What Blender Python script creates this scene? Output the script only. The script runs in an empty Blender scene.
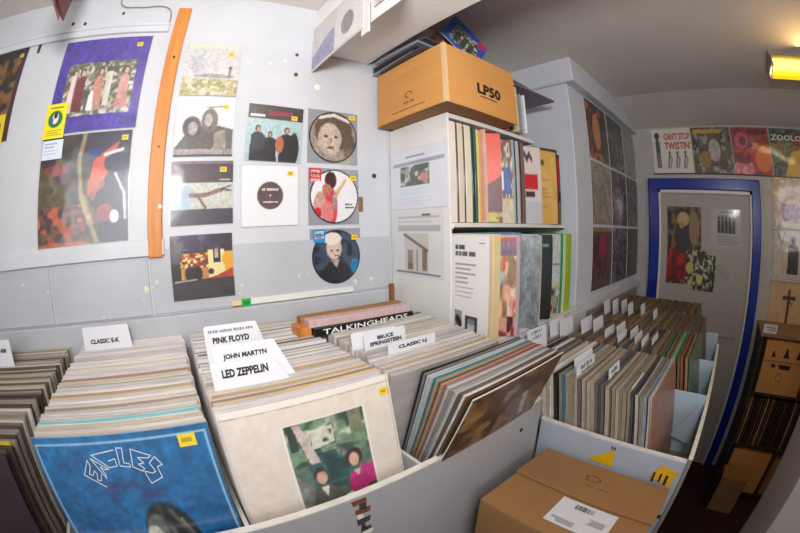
import bpy, bmesh, math, random
import numpy as np
from mathutils import Matrix, Vector
random.seed(7); RNG = np.random.RandomState(5)
H = 1.6                      # camera height above the floor; everything below is laid out relative to the camera
scene = bpy.context.scene
C = scene.collection
R = math.radians

# ------------------------------------------------------------------ camera
cd = bpy.data.cameras.new('camera'); cam = bpy.data.objects.new('camera', cd); C.objects.link(cam); scene.camera = cam
cd.type = 'PANO'
cd.panorama_type = 'FISHEYE_EQUISOLID'
cd.sensor_fit = 'HORIZONTAL'; cd.sensor_width = 36.0; cd.sensor_height = 36.0 * 533 / 800
cd.fisheye_lens = 361.44 / 800 * 36.0; cd.fisheye_fov = R(200)
cd.clip_start = 0.01
yaw, pitch, roll = R(36.886), R(-6.186), R(-1.007)
fw = Vector((math.sin(yaw) * math.cos(pitch), math.cos(yaw) * math.cos(pitch), math.sin(pitch)))
rt = Vector((math.cos(yaw), -math.sin(yaw), 0)); up = rt.cross(fw)
r2 = rt * math.cos(roll) + up * math.sin(roll); u2 = -rt * math.sin(roll) + up * math.cos(roll)
cam.matrix_world = Matrix(((r2.x, u2.x, -fw.x, 0), (r2.y, u2.y, -fw.y, 0), (r2.z, u2.z, -fw.z, H), (0, 0, 0, 1)))

# ------------------------------------------------------------------ light
w = bpy.data.worlds.new('world'); scene.world = w; w.use_nodes = True
bgn = w.node_tree.nodes['Background']; bgn.inputs[0].default_value = (0.92, 0.94, 1.0, 1); bgn.inputs[1].default_value = 0.17
def area(name, loc, target, size, sy, power, col):
    l = bpy.data.lights.new(name, 'AREA'); l.shape = 'RECTANGLE'; l.size = size; l.size_y = sy; l.energy = power; l.color = col
    o = bpy.data.objects.new(name, l); C.objects.link(o); o.location = (loc[0], loc[1], loc[2] + H)
    d = Vector(target) - Vector(loc); o.rotation_euler = d.to_track_quat('-Z', 'Y').to_euler(); return o
area('flash_light', (-0.10, -0.20, 0.30), (0.60, 1.0, 0.95), 0.22, 0.16, 10.8, (1.0, 0.985, 0.97))
area('rear_fill_light', (-0.5, -1.35, 0.25), (0.4, 1.0, -0.1), 1.2, 0.9, 8.0, (0.95, 0.97, 1.0))  # broad fill light added behind the camera
scene.view_settings.view_transform = 'Standard'; scene.view_settings.look = 'None'
scene.view_settings.exposure = 0.55; scene.view_settings.gamma = 1.0; scene.view_settings.use_curve_mapping = False
scene.cycles.max_bounces = 6; scene.cycles.transparent_max_bounces = 12
scene.cycles.use_denoising = True
scene.cycles.sample_clamp_indirect = 4.0

# ------------------------------------------------------------------ materials
def s2l(c):
    return tuple(((x / 255.0) / 12.92 if x / 255.0 <= 0.04045 else ((x / 255.0 + 0.055) / 1.055) ** 2.4) for x in c)
def newmat(name):
    m = bpy.data.materials.new(name); m.use_nodes = True
    return m, m.node_tree, m.node_tree.nodes['Principled BSDF']
def mat(name, col, rough=0.6, var=0.10, scale=8.0, metal=0.0, coat=0.0, bump=0.0, emit=None, stretch=(1, 1, 1), spec=0.5):
    m, nt, b = newmat(name)
    c = s2l(col)
    tc = nt.nodes.new('ShaderNodeTexCoord'); mp = nt.nodes.new('ShaderNodeMapping'); mp.inputs['Scale'].default_value = stretch
    nz = nt.nodes.new('ShaderNodeTexNoise'); nz.inputs['Scale'].default_value = scale; nz.inputs['Detail'].default_value = 6
    cr = nt.nodes.new('ShaderNodeValToRGB')
    cr.color_ramp.elements[0].position = 0.3; cr.color_ramp.elements[1].position = 0.7
    cr.color_ramp.elements[0].color = tuple(x * (1 - var) for x in c) + (1,)
    cr.color_ramp.elements[1].color = tuple(min(1, x * (1 + var * 0.6)) for x in c) + (1,)
    nt.links.new(tc.outputs['Object'], mp.inputs[0]); nt.links.new(mp.outputs[0], nz.inputs['Vector'])
    nt.links.new(nz.outputs['Fac'], cr.inputs[0]); nt.links.new(cr.outputs[0], b.inputs['Base Color'])
    b.inputs['Roughness'].default_value = rough; b.inputs['Metallic'].default_value = metal
    b.inputs['Coat Weight'].default_value = coat; b.inputs['Coat Roughness'].default_value = 0.12
    b.inputs['Specular IOR Level'].default_value = spec
    if bump:
        bp = nt.nodes.new('ShaderNodeBump'); bp.inputs['Strength'].default_value = bump; bp.inputs['Distance'].default_value = 0.002
        nt.links.new(nz.outputs['Fac'], bp.inputs['Height']); nt.links.new(bp.outputs[0], b.inputs['Normal'])
    if emit:
        b.inputs['Emission Color'].default_value = s2l(emit[0]) + (1,); b.inputs['Emission Strength'].default_value = emit[1]
    return m
def wall_mat(name, col, chips=(225, 222, 180), amount=0.66):
    m = mat(name, col, rough=0.45, var=0.07, scale=5.0, bump=0.08)
    nt = m.node_tree; b = nt.nodes['Principled BSDF']
    src = b.inputs['Base Color'].links[0].from_socket
    tc = nt.nodes.new('ShaderNodeTexCoord'); nz = nt.nodes.new('ShaderNodeTexNoise'); nz.inputs['Scale'].default_value = 26
    nz.inputs['Detail'].default_value = 2
    cr = nt.nodes.new('ShaderNodeValToRGB'); cr.color_ramp.elements[0].position = amount; cr.color_ramp.elements[1].position = amount + 0.05
    mx = nt.nodes.new('ShaderNodeMixRGB'); mx.inputs[2].default_value = s2l(chips) + (1,)
    nt.links.new(tc.outputs['Object'], nz.inputs['Vector']); nt.links.new(nz.outputs['Fac'], cr.inputs[0])
    nt.links.new(cr.outputs[0], mx.inputs[0]); nt.links.new(src, mx.inputs[1]); nt.links.new(mx.outputs[0], b.inputs['Base Color'])
    return m
def print_mat(name, coat, rough=0.35, bump=0.25):
    m, nt, b = newmat(name)
    at = nt.nodes.new('ShaderNodeVertexColor'); at.layer_name = 'Col'
    nt.links.new(at.outputs[0], b.inputs['Base Color'])
    b.inputs['Roughness'].default_value = rough; b.inputs['Coat Weight'].default_value = coat; b.inputs['Coat Roughness'].default_value = 0.08
    tc = nt.nodes.new('ShaderNodeTexCoord'); nz = nt.nodes.new('ShaderNodeTexNoise'); nz.inputs['Scale'].default_value = 9
    bp = nt.nodes.new('ShaderNodeBump'); bp.inputs['Strength'].default_value = bump; bp.inputs['Distance'].default_value = 0.006
    nt.links.new(tc.outputs['Object'], nz.inputs['Vector']); nt.links.new(nz.outputs['Fac'], bp.inputs['Height'])
    nt.links.new(bp.outputs[0], b.inputs['Coat Normal'])
    return m
def sleeve_mat(name, mul, streak=0.12):
    m, nt, b = newmat(name)
    oi = nt.nodes.new('ShaderNodeObjectInfo'); tc = nt.nodes.new('ShaderNodeTexCoord')
    mp = nt.nodes.new('ShaderNodeMapping'); mp.inputs['Scale'].default_value = (1.5, 40, 6)
    ad = nt.nodes.new('ShaderNodeVectorMath'); ad.operation = 'ADD'
    cb = nt.nodes.new('ShaderNodeCombineXYZ')
    ml = nt.nodes.new('ShaderNodeMath'); ml.operation = 'MULTIPLY'; ml.inputs[1].default_value = 50
    nt.links.new(oi.outputs['Random'], ml.inputs[0]); nt.links.new(ml.outputs[0], cb.inputs[0]); nt.links.new(ml.outputs[0], cb.inputs[2])
    nt.links.new(tc.outputs['Object'], mp.inputs[0]); nt.links.new(mp.outputs[0], ad.inputs[0]); nt.links.new(cb.outputs[0], ad.inputs[1])
    nz = nt.nodes.new('ShaderNodeTexNoise'); nz.inputs['Scale'].default_value = 6; nz.inputs['Detail'].default_value = 4
    nt.links.new(ad.outputs[0], nz.inputs['Vector'])
    mr = nt.nodes.new('ShaderNodeMapRange'); mr.inputs[1].default_value = 0.3; mr.inputs[2].default_value = 0.7
    mr.inputs[3].default_value = mul * (1 - streak * 1.6); mr.inputs[4].default_value = mul * (1 + streak)
    nt.links.new(nz.outputs['Fac'], mr.inputs[0])
    mx = nt.nodes.new('ShaderNodeVectorMath'); mx.operation = 'SCALE'
    nt.links.new(oi.outputs['Color'], mx.inputs[0]); nt.links.new(mr.outputs[0], mx.inputs['Scale'])
    nt.links.new(mx.outputs[0], b.inputs['Base Color'])
    b.inputs['Roughness'].default_value = 0.45; b.inputs['Coat Weight'].default_value = 0.25; b.inputs['Coat Roughness'].default_value = 0.2
    return m
def plastic_mat(name, tint=(235, 240, 245), fac=0.10, diff=0.06):
    m = bpy.data.materials.new(name); m.use_nodes = True; nt = m.node_tree; nt.nodes.clear()
    out = nt.nodes.new('ShaderNodeOutputMaterial'); tr = nt.nodes.new('ShaderNodeBsdfTransparent'); gl = nt.nodes.new('ShaderNodeBsdfGlossy')
    df = nt.nodes.new('ShaderNodeBsdfDiffuse'); df.inputs[0].default_value = s2l(tint) + (1,)
    gl.inputs['Roughness'].default_value = 0.12
    m1 = nt.nodes.new('ShaderNodeMixShader'); m1.inputs[0].default_value = fac; m2 = nt.nodes.new('ShaderNodeMixShader'); m2.inputs[0].default_value = diff
    tc = nt.nodes.new('ShaderNodeTexCoord'); nz = nt.nodes.new('ShaderNodeTexNoise'); nz.inputs['Scale'].default_value = 7
    bp = nt.nodes.new('ShaderNodeBump'); bp.inputs['Strength'].default_value = 0.5; bp.inputs['Distance'].default_value = 0.01
    nt.links.new(tc.outputs['Object'], nz.inputs['Vector']); nt.links.new(nz.outputs['Fac'], bp.inputs['Height']); nt.links.new(bp.outputs[0], gl.inputs['Normal'])
    nt.links.new(tr.outputs[0], m1.inputs[1]); nt.links.new(gl.outputs[0], m1.inputs[2])
    nt.links.new(m1.outputs[0], m2.inputs[1]); nt.links.new(df.outputs[0], m2.inputs[2]); nt.links.new(m2.outputs[0], out.inputs[0])
    return m
M = dict(
    wall=wall_mat('painted_board_wall', (204, 206, 211), amount=0.74),
    wall_low=wall_mat('painted_low_board', (186, 189, 195), amount=0.69),
    wall_far=mat('painted_door_wall', (186, 182, 180), rough=0.6, var=0.08),
    trim=mat('painted_trim', (208, 210, 215), rough=0.4, var=0.06),
    pillar=mat('painted_pillar', (206, 208, 218), rough=0.5, var=0.05),
    ceil=mat('painted_ceiling', (222, 214, 208), rough=0.9, var=0.08, scale=2.0),
    beam=mat('white_beam', (240, 238, 234), rough=0.55, var=0.04),
    floor=mat('dark_red_carpet', (52, 22, 24), rough=0.95, var=0.4, scale=60, bump=0.6),
    wood=mat('orange_wood', (214, 134, 58), rough=0.5, var=0.28, scale=4, stretch=(14, 14, 1.2)),
    shelfwood=mat('shelf_board_wood', (150, 116, 78), rough=0.6, var=0.25, scale=5, stretch=(1.5, 12, 12)),
    darkwood=mat('dark_wood', (52, 40, 34), rough=0.6, var=0.3, scale=5, stretch=(10, 10, 1)),
    white=mat('white_paint', (226, 224, 220), rough=0.45, var=0.05),
    plank=mat('grey_white_board', (164, 162, 166), rough=0.4, var=0.07, scale=3, coat=0.1),
    plankedge=mat('worn_white_edge', (226, 222, 214), rough=0.6, var=0.14, scale=30),
    bluebin=mat('blue_grey_plastic', (172, 180, 194), rough=0.35, var=0.08, scale=3, coat=0.2),
    bluebin_in=mat('pale_blue_plastic', (176, 194, 208), rough=0.35, var=0.08, coat=0.2),
    greyback=mat('grey_board', (138, 132, 126), rough=0.6, var=0.1),
    bluepaint=mat('royal_blue_gloss', (18, 48, 150), rough=0.25, var=0.15, coat=0.4),
    doorp=mat('grey_white_door', (176, 170, 166), rough=0.65, var=0.07, scale=2.5, spec=.3),
    card=mat('cardboard', (212, 150, 82), rough=0.8, var=0.08, scale=3, stretch=(1, 1, 12)),
    carddark=mat('brown_cardboard', (156, 114, 70), rough=0.8, var=0.12, scale=4),
    cardedge=mat('cardboard_cut_edge', (146, 106, 66), rough=0.9, var=0.2, scale=60),
    ink=mat('black_ink', (30, 24, 22), rough=0.7, var=0.05),
    inkbrown=mat('brown_ink', (92, 58, 34), rough=0.8, var=0.05),
    inkgrey=mat('grey_ink', (110, 112, 118), rough=0.8, var=0.05),
    paper=mat('white_card', (218, 219, 225), rough=0.55, var=0.02),
    cream=mat('cream_card', (226, 206, 164), rough=0.7, var=0.05),
    yellow=mat('yellow_price_sticker', (240, 210, 20), rough=0.4, var=0.04),
    yellow2=mat('yellow_tape', (228, 178, 30), rough=0.4, var=0.15, scale=12),
    green=mat('green_sticker', (20, 178, 70), rough=0.4, var=0.1),
    redst=mat('red_sticker', (214, 30, 44), rough=0.4, var=0.03),
    bluest=mat('blue_sticker', (40, 140, 200), rough=0.4, var=0.03),
    whiteink=mat('white_ink', (238, 238, 236), rough=0.5, var=0.02),
    black=mat('black_plastic', (20, 20, 22), rough=0.35, var=0.1),
    bracket=mat('brown_bracket', (150, 92, 52), rough=0.6, var=0.2),
    orangeink=mat('orange_ink', (206, 90, 32), rough=0.5, var=0.03),
    chip=mat('paint_chip', (240, 238, 226), rough=0.8, var=0.1),
    hole=mat('dark_hole', (60, 56, 54), rough=0.9, var=0.1),
    rust=mat('rusty_mark', (120, 66, 40), rough=0.9, var=0.5, scale=90),
    lampwhite=mat('lamp_casing', (150, 140, 130), rough=0.5, var=0.05),
    lampglow=mat('yellow_lamp_tube', (255, 214, 90), rough=0.4, var=0.02, emit=((255, 214, 74), 3.2)),
    lampgold=mat('amber_diffuser', (235, 190, 20), rough=0.3, var=0.05, emit=((236, 188, 16), 0.9)),
    prt=print_mat('printed_cover_in_plastic', 0.32, 0.42),
    prtm=print_mat('printed_card', 0.15, 0.5, 0.1),
    slv=sleeve_mat('record_sleeve_card', 1.0),
    slvin=sleeve_mat('record_sleeve_opening', 0.95, 0.2),
    clear=plastic_mat('clear_plastic', fac=0.035, diff=0.01),
    haze=plastic_mat('cloudy_plastic', (170, 172, 178), fac=0.10, diff=0.55),
)

# ------------------------------------------------------------------ helpers
def empty(name, loc, rz=0, rx=0, ry=0):
    o = bpy.data.objects.new(name, None); C.objects.link(o); o.location = loc; o.rotation_euler = (rx, ry, rz); o.empty_display_size = 0.05
    return o
def tag(o, label=None, cat=None, group=None, kind=None):
    if label: o['label'] = label
    if cat: o['category'] = cat
    if group: o['group'] = group
    if kind: o['kind'] = kind
    return o
def thing(name, label, cat, loc=(0, 0, 0), rz=0, rx=0, ry=0, group=None):
    return tag(empty(name, loc, rz, rx, ry), label, cat, group)
class MB:
    def __init__(s): s.v = []; s.f = []; s.mi = []
    def box(s, x0, y0, z0, x1, y1, z1, mi=0, T=None):
        n = len(s.v); P = [(x0, y0, z0), (x1, y0, z0), (x1, y1, z0), (x0, y1, z0), (x0, y0, z1), (x1, y0, z1), (x1, y1, z1), (x0, y1, z1)]
        if T: P = [tuple(T @ Vector(p)) for p in P]
        s.v += P
        for f in ((0, 3, 2, 1), (4, 5, 6, 7), (0, 1, 5, 4), (1, 2, 6, 5), (2, 3, 7, 6), (3, 0, 4, 7)):
            s.f.append(tuple(n + i for i in f)); s.mi.append(mi)
        return s
    def prism(s, pts, axis, a, b, mi=0):
        # pts: ccw polygon in the two other axes, extruded along axis from a to b
        def P(p, t):
            return {'x': (t, p[0], p[1]), 'y': (p[0], t, p[1]), 'z': (p[0], p[1], t)}[axis]
        n = len(s.v); k = len(pts); s.v += [P(p, a) for p in pts] + [P(p, b) for p in pts]
        s.f.append(tuple(n + i for i in range(k))); s.f.append(tuple(n + k + i for i in reversed(range(k))))
        for i in range(k): s.f.append((n + i, n + (i + 1) % k, n + k + (i + 1) % k, n + k + i)[::-1])
        s.mi += [mi] * (k + 2); return s
    def disc(s, cx, cz, r, y, t, n=48, mi=0, r0=0.0):
        return s.prism([(cx + r * math.cos(2 * math.pi * i / n), cz + r * math.sin(2 * math.pi * i / n)) for i in range(n)], 'y', y, y - t, mi)
    def build(s, name, mats, parent=None, bevel=0.0, smooth=False):
        me = bpy.data.meshes.new(name); me.from_pydata(s.v, [], s.f); me.update()
        if not isinstance(mats, (list, tuple)): mats = [mats]
        for m in mats: me.materials.append(M[m] if isinstance(m, str) else m)
        me.polygons.foreach_set('material_index', s.mi)
        bm = bmesh.new(); bm.from_mesh(me); bmesh.ops.recalc_face_normals(bm, faces=bm.faces)
        if bevel: bmesh.ops.bevel(bm, geom=list(bm.edges), offset=bevel, segments=1, affect='EDGES', profile=0.5)
        bm.to_mesh(me); bm.free()
        o = bpy.data.objects.new(name, me); C.objects.link(o)
        if parent: o.parent = parent
        return o
def struct(name, mb, mats, parent=None, bevel=0.0):
    o = mb.build(name, mats, parent, bevel)
    if not parent: o['kind'] = 'structure'
    return o

_tc = {}
def text(body, parent, x, z, wid, hgt, y=-0.001, m='ink', plane='xz', bold=0.0, name='lettering', rot=0.0, shear=0.0, off=None):
    """flat lettering centred at (x,z), fitted to wid x hgt; plane xz faces -y, plane xy faces +z"""
    cu = bpy.data.curves.new('t', 'FONT'); cu.body = body; cu.offset = bold; cu.resolution_u = 2; cu.shear = shear
    to = bpy.data.objects.new('t', cu); C.objects.link(to)
    dg = bpy.context.evaluated_depsgraph_get(); dg.update()
    me = bpy.data.meshes.new_from_object(to.evaluated_get(dg)); bpy.data.objects.remove(to)
    co = np.array([v.co[:] for v in me.vertices])
    a, b = co.min(0), co.max(0); co -= (a + b) / 2
    co[:, 0] *= wid / max(b[0] - a[0], 1e-6); co[:, 1] *= hgt / max(b[1] - a[1], 1e-6)
    c_, s_ = math.cos(rot), math.sin(rot)
    for v, c in zip(me.vertices, co):
        px, pz = c[0] * c_ - c[1] * s_ + x, c[0] * s_ + c[1] * c_ + z
        v.co = (px, y, pz) if plane == 'xz' else (px, pz, y)
    me.materials.clear(); me.materials.append(M[m])
    o = bpy.data.objects.new(name, me); C.objects.link(o); o.parent = parent
    if off: o.location = off
    return o

# ------------------------------------------------------------------ cover painter
class Paint:
    def __init__(s, n=56, m=None, base=(255, 255, 255)):
        s.n, s.m = n, m or n
        s.U, s.V = np.meshgrid(np.linspace(0, 1, s.n + 1), np.linspace(0, 1, s.m + 1), indexing='ij')
        s.A = np.zeros(s.U.shape + (3,)); s.A[:] = base
    def mix(s, mask, col):
        mask = np.clip(mask, 0, 1)[..., None]; s.A = s.A * (1 - mask) + np.array(col, float) * mask; return s
    def rect(s, x0, y0, x1, y1, col, a=1.0):
        return s.mix(((s.U >= x0) & (s.U <= x1) & (s.V >= y0) & (s.V <= y1)) * a, col)
    def ell(s, cx, cy, rx, ry, col, rot=0, soft=0.12, a=1.0):
        c, d = math.cos(rot), math.sin(rot); x = (s.U - cx) * c + (s.V - cy) * d; y = -(s.U - cx) * d + (s.V - cy) * c
        q = np.sqrt((x / rx) ** 2 + (y / ry) ** 2); return s.mix(np.clip((1 - q) / soft, 0, 1) * a, col)
    def ring(s, cx, cy, r, w_, col):
        q = np.hypot(s.U - cx, s.V - cy); return s.mix(np.abs(q - r) < w_, col)
    def poly(s, pts, col, a=1.0):
        ins = np.zeros(s.U.shape, bool); k = len(pts)
        for i in range(k):
            x1, y1 = pts[i]; x2, y2 = pts[(i + 1) % k]
            if y1 == y2: continue
            c = ((y1 > s.V) != (y2 > s.V)) & (s.U < (x2 - x1) * (s.V - y1) / (y2 - y1) + x1); ins ^= c
        return s.mix(ins * a, col)
    def line(s, pts, w_, col, a=1.0):
        for (x1, y1), (x2, y2) in zip(pts, pts[1:]):
            dx, dy = x2 - x1, y2 - y1; L = dx * dx + dy * dy + 1e-9
            t = np.clip(((s.U - x1) * dx + (s.V - y1) * dy) / L, 0, 1); d = np.hypot(s.U - x1 - t * dx, s.V - y1 - t * dy)
            s.mix(np.clip(1.6 - d / w_, 0, 1) * a, col)
        return s
    def noise(s, k, seed):
        rs = np.random.RandomState(seed); g = rs.rand(k + 2, k + 2); x = s.U * k; y = s.V * k
        xi = x.astype(int); yi = y.astype(int); fx = x - xi; fy = y - yi; fx = fx * fx * (3 - 2 * fx); fy = fy * fy * (3 - 2 * fy)
        xi = np.clip(xi, 0, k); yi = np.clip(yi, 0, k)
        return (g[xi, yi] * (1 - fx) * (1 - fy) + g[xi + 1, yi] * fx * (1 - fy) + g[xi, yi + 1] * (1 - fx) * fy + g[xi + 1, yi + 1] * fx * fy)
    def blotch(s, cols, k=8, seed=1, box=(0, 0, 1, 1), a=1.0):
        inb = (s.U >= box[0]) & (s.U <= box[2]) & (s.V >= box[1]) & (s.V <= box[3])
        for i, c in enumerate(cols):
            n = s.noise(k + (i % 3) * 4, seed * 13 + i); s.mix(np.clip((n - 0.5) * 6 + 0.3, 0, 1) * inb * a, c)
        return s
    def figure(s, x, y, h, skin, cloth, hair, w_=None, legs=None):
        w_ = w_ or h * 0.16
        s.poly([(x - w_, y), (x + w_, y), (x + w_ * .9, y + h * .72), (x + w_ * .4, y + h * .8), (x - w_ * .4, y + h * .8), (x - w_ * .9, y + h * .72)], cloth)
        if legs: s.rect(x - w_ * .7, y, x + w_ * .7, y + h * .42, legs)
        s.ell(x, y + h * .9, h * .085, h * .11, hair); s.ell(x + h * .01, y + h * .885, h * .055, h * .08, skin); return s
    def lines(s, x0, y0, x1, y1, k, col, seed=1, h=0.35):
        rs = np.random.RandomState(seed); dy = (y1 - y0) / k
        for i in range(k):
            yy = y1 - dy * (i + .5); s.rect(x0, yy - dy * h / 2, x0 + (x1 - x0) * rs.uniform(.55, 1), yy + dy * h / 2, col, .75)
        return s
def cover_mesh(name, p, wd, ht, t, mt, parent=None, edge=(200, 196, 190), curl=0.0, disc=False, grain=0.5):
    """a printed card: picture grid on the front (-y), thickness t, bottom edge centred on the origin"""
    n, m = p.n, p.m
    if mt == 'prt':
        g = .5 * p.noise(26, 5) + .5 * p.noise(48, 6) - .5; dk = np.clip((235 - p.A.max(-1, keepdims=True)) / 60, 0.0, 1); p.A = p.A * (1 + grain * g[..., None] * dk)
    X = (p.U - .5) * wd; Z = p.V * ht
    if disc:                                             # square grid squeezed to a circle
        a = 2 * p.U - 1; b = 2 * p.V - 1
        X = a * np.sqrt(np.maximum(1 - b * b / 2, 0)) * wd / 2; Z = b * np.sqrt(np.maximum(1 - a * a / 2, 0)) * ht / 2 + ht / 2
        # colours looked up where the squeezed vertex really lies
        iu = np.clip(np.round((X / wd + .5) * n).astype(int), 0, n); iv = np.clip(np.round(Z / ht * m).astype(int), 0, m); A = p.A[iu, iv]
    else: A = p.A
    Y = np.full(X.shape, -t) - curl * (p.V ** 2) * (p.U - .5) ** 2
    nv = (n + 1) * (m + 1)
    v = np.stack([X, Y, Z], -1).reshape(-1, 3); vb = v.copy(); vb[:, 1] += t
    F = []
    for i in range(n):
        for j in range(m):
            a_ = i * (m + 1) + j; F.append((a_, a_ + m + 1, a_ + m + 2, a_ + 1))
    loop = [i * (m + 1) for i in range(n + 1)] + [n * (m + 1) + j for j in range(1, m + 1)] + [i * (m + 1) + m for i in range(n - 1, -1, -1)] + [j for j in range(m - 1, 0, -1)]
    k = len(loop); base = nv
    vb2 = vb[loop]; V_ = np.concatenate([v, v[loop], vb2])
    for i in range(k): F.append((nv + i, nv + k + i, nv + k + (i + 1) % k, nv + (i + 1) % k))
    F.append(tuple(nv + k + i for i in reversed(range(k))))
    me = bpy.data.meshes.new(name); me.from_pydata(V_.tolist(), [], F); me.update()
    ca = me.color_attributes.new('Col', 'FLOAT_COLOR', 'POINT')
    c = np.clip(A.reshape(-1, 3) / 255, 0, 1); c = np.where(c <= .04045, c / 12.92, ((c + .055) / 1.055) ** 2.4)
    e = np.tile(np.array(s2l(edge)), (2 * k, 1)); c = np.concatenate([c, e]); c = np.concatenate([c, np.ones((len(c), 1))], 1)
    ca.data.foreach_set('color', c.astype('f').ravel())
    me.materials.append(M[mt])
    o = bpy.data.objects.new(name, me); C.objects.link(o)
    if parent: o.parent = parent
    return o
def smudge(parent, x, z, wd, hgt, y, m='ink', plane='xz', seed=1, name='fine_print'):
    '''a line of print too small to read'''
    rs = random.Random(seed); mb = MB(); a = -wd / 2
    while a < wd / 2 - hgt * .3:
        l = hgt * rs.uniform(.25, .6); h_ = hgt * rs.uniform(.7, 1)
        if plane == 'xz': mb.box(x + a, y, z - hgt / 2, x + min(a + l, wd / 2), y + .0003, z - hgt / 2 + h_)
        elif plane == 'yz': mb.box(y, x + a, z - hgt / 2, y + .0003, x + min(a + l, wd / 2), z - hgt / 2 + h_)
        else: mb.box(x - hgt / 2, z + a, y, x - hgt / 2 + h_, z + min(a + l, wd / 2), y + .0003)
        a += l + hgt * (.22 if rs.random() > .2 else .7)
    return mb.build(name, m, parent)
def sticker(parent, x, z, s, y, m='yellow', name='price_sticker', h=None, rot=0, words=None, wm='ink'):
    h = h or s * .72; mb = MB(); T = Matrix.Translation((x, y, z)) @ Matrix.Rotation(rot, 4, 'Y')
    mb.box(-s / 2, -.0006, -h / 2, s / 2, 0, h / 2, T=T)
    o = mb.build(name, m, parent)
    if m != 'yellow': o['label'] = m.replace('st', '').replace('2', '') + ' sticker' if m != 'paper' else 'white sticker'
    if words: text(words, o, x, z, s * .8, h * .6, y - .0010, wm)
    else:
        mb = MB()
        for i in range(5): mb.box(x - s * .3 + i * s * .12, y - .001, z - h * .15, x - s * .3 + i * s * .12 + s * .06, y - .0008, z + h * .2)
        mb.build('lettering', 'rust', o)
    return o
def hang(name, label, cat, p, wd, ht, loc, rz=0, roll_=0, t=0.004, mt='prt', price=None, sleeve=None, group=None, tilt=0.0, slm='clear', ps=0.018):
    """a cover on a wall; loc = bottom centre of its back"""
    r = thing(name, label, cat, loc, group=group)
    r.rotation_euler = (Matrix.Rotation(rz, 4, 'Z') @ Matrix.Rotation(roll_, 4, 'Y') @ Matrix.Rotation(tilt, 4, 'X')).to_euler()
    cover_mesh('cover', p, wd, ht, t, mt, r)
    if price: sticker(r, price[0] * wd - wd / 2, price[1] * ht, ps, -t - .0006)
    if sleeve is not None:
        MB().box(-wd / 2 - sleeve, -t - .0030, -sleeve * .6, wd / 2 + sleeve, -t - .0022, ht + sleeve * 1.2).build('plastic_sleeve', slm, r)
    return r

# ------------------------------------------------------------------ setting (structure)
W = 1.03; PW = 0.665; DX = 2.52; CZ = 0.79; FZ = -1.6
struct('floor', MB().box(-1.6, -2.2, FZ - .05, DX + .1, W + .1, FZ), 'floor')
struct('ceiling', MB().box(-1.6, -2.2, CZ, DX + .1, W + .1, CZ + .05), 'ceil')
struct('wall_back', MB().box(-1.6, W, FZ, 1.45, W + .1, CZ), 'wall')
struct('wall_left', MB().box(-1.7, -2.2, FZ, -1.6, W + .1, CZ), 'wall')
# the chimney-breast like pillar that carries the poster wall, with its boxed top
struct('wall_pillar', MB().box(1.45, PW, FZ, DX, W + .1, .665), 'pillar', bevel=.004)
struct('trim_1', MB().box(1.435, PW - .045, .665, DX, W, CZ), 'pillar', bevel=.004)
mb = MB(); mb.box(DX, -2.2, FZ, DX + .1, W, CZ); struct('wall_right', mb, 'wall_far')
struct('wall_front', MB().box(1.7, -1.45, FZ, DX, -1.35, CZ), 'wall_far')
# frame mouldings of the record panel on the back wall
mb = MB(); mb.box(-1.4, W - .010, .628, -.075, W, .655); mb.box(-1.4, W - .014, .650, -.075, W, .660)
struct('trim_2', mb, 'trim', bevel=.002)
mb = MB(); mb.box(-1.4, W - .014, -.045, -.02, W, .0); struct('trim_3', mb, 'trim', bevel=.002)
mb = MB(); mb.box(-.395, W - .006, -.205, -.072, W, -.052); mb.box(-1.4, W - .006, -.205, -.402, W, -.052); mb.box(-.066, W - .004, -.205, .728, W, -.03)
struct('trim_4', mb, 'wall_low', bevel=.0015)
struct('trim_5', MB().box(-1.4, W - .03, -.60, .734, W, -.208), 'wall_low', bevel=.003)
struct('trim_6', MB().box(.20, W - .012, -.206, .575, W, -.188), 'white', bevel=.002)
# long rail in front of the shelf and poster wall
struct('trim_7', MB().box(.77, .60, -.47, 1.44, .63, -.338).box(1.44, .62, -.47, DX, .664, -.345), 'trim', bevel=.002)
# cable clip line near the top
def wire(name, pts, r, m, parent=None):
    cu = bpy.data.curves.new(name, 'CURVE'); cu.dimensions = '3D'; cu.bevel_depth = r; cu.bevel_resolution = 2
    sp = cu.splines.new('BEZIER'); sp.bezier_points.add(len(pts) - 1)
    for b, p in zip(sp.bezier_points, pts): b.co = p; b.handle_left_type = b.handle_right_type = 'AUTO'
    to = bpy.data.objects.new('t', cu); C.objects.link(to); dg = bpy.context.evaluated_depsgraph_get(); dg.update()
    me = bpy.data.meshes.new_from_object(to.evaluated_get(dg)); bpy.data.objects.remove(to); me.materials.clear(); me.materials.append(M[m])
    o = bpy.data.objects.new(name, me); C.objects.link(o)
    if parent: o.parent = parent
    return o
tag(wire('cable', [(-.28, W - .004, .785), (-.27, W - .004, .745), (-.20, W - .004, .73), (-.10, W - .004, .726), (-.085, W - .004, .71), (-.08, W - .004, .64)], .0022, 'greyback'),
    'thin grey cable tacked along the wall above the purple record', 'cable')
# screws, chips and holes in the wall paint
for i, (x, z, r, m) in enumerate([(-.44, .69, .006, 'hole'), (-.39, .683, .006, 'hole'), (-.254, .71, .005, 'hole'), (.37, .582, .006, 'rust'), (.372, .506, .007, 'rust'),
                       (.669, .179, .008, 'hole'), (.33, .55, .007, 'chip'), (.21, .53, .005, 'chip'), (.28, .535, .006, 'chip'), (.45, .47, .011, 'chip'), (-.575, -.02, .006, 'hole'), (-.22, -.185, .004, 'hole')]):
    o = MB().disc(x, z, r, W, .0025, 14).build('screw_hole' if m != 'chip' else 'paint_chip', m)
    tag(o, kind='structure')
o = MB().box(-.556, W - .004, .60, -.545, W, .635, ).build('slot', 'hole'); o['kind'] = 'structure'

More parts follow.
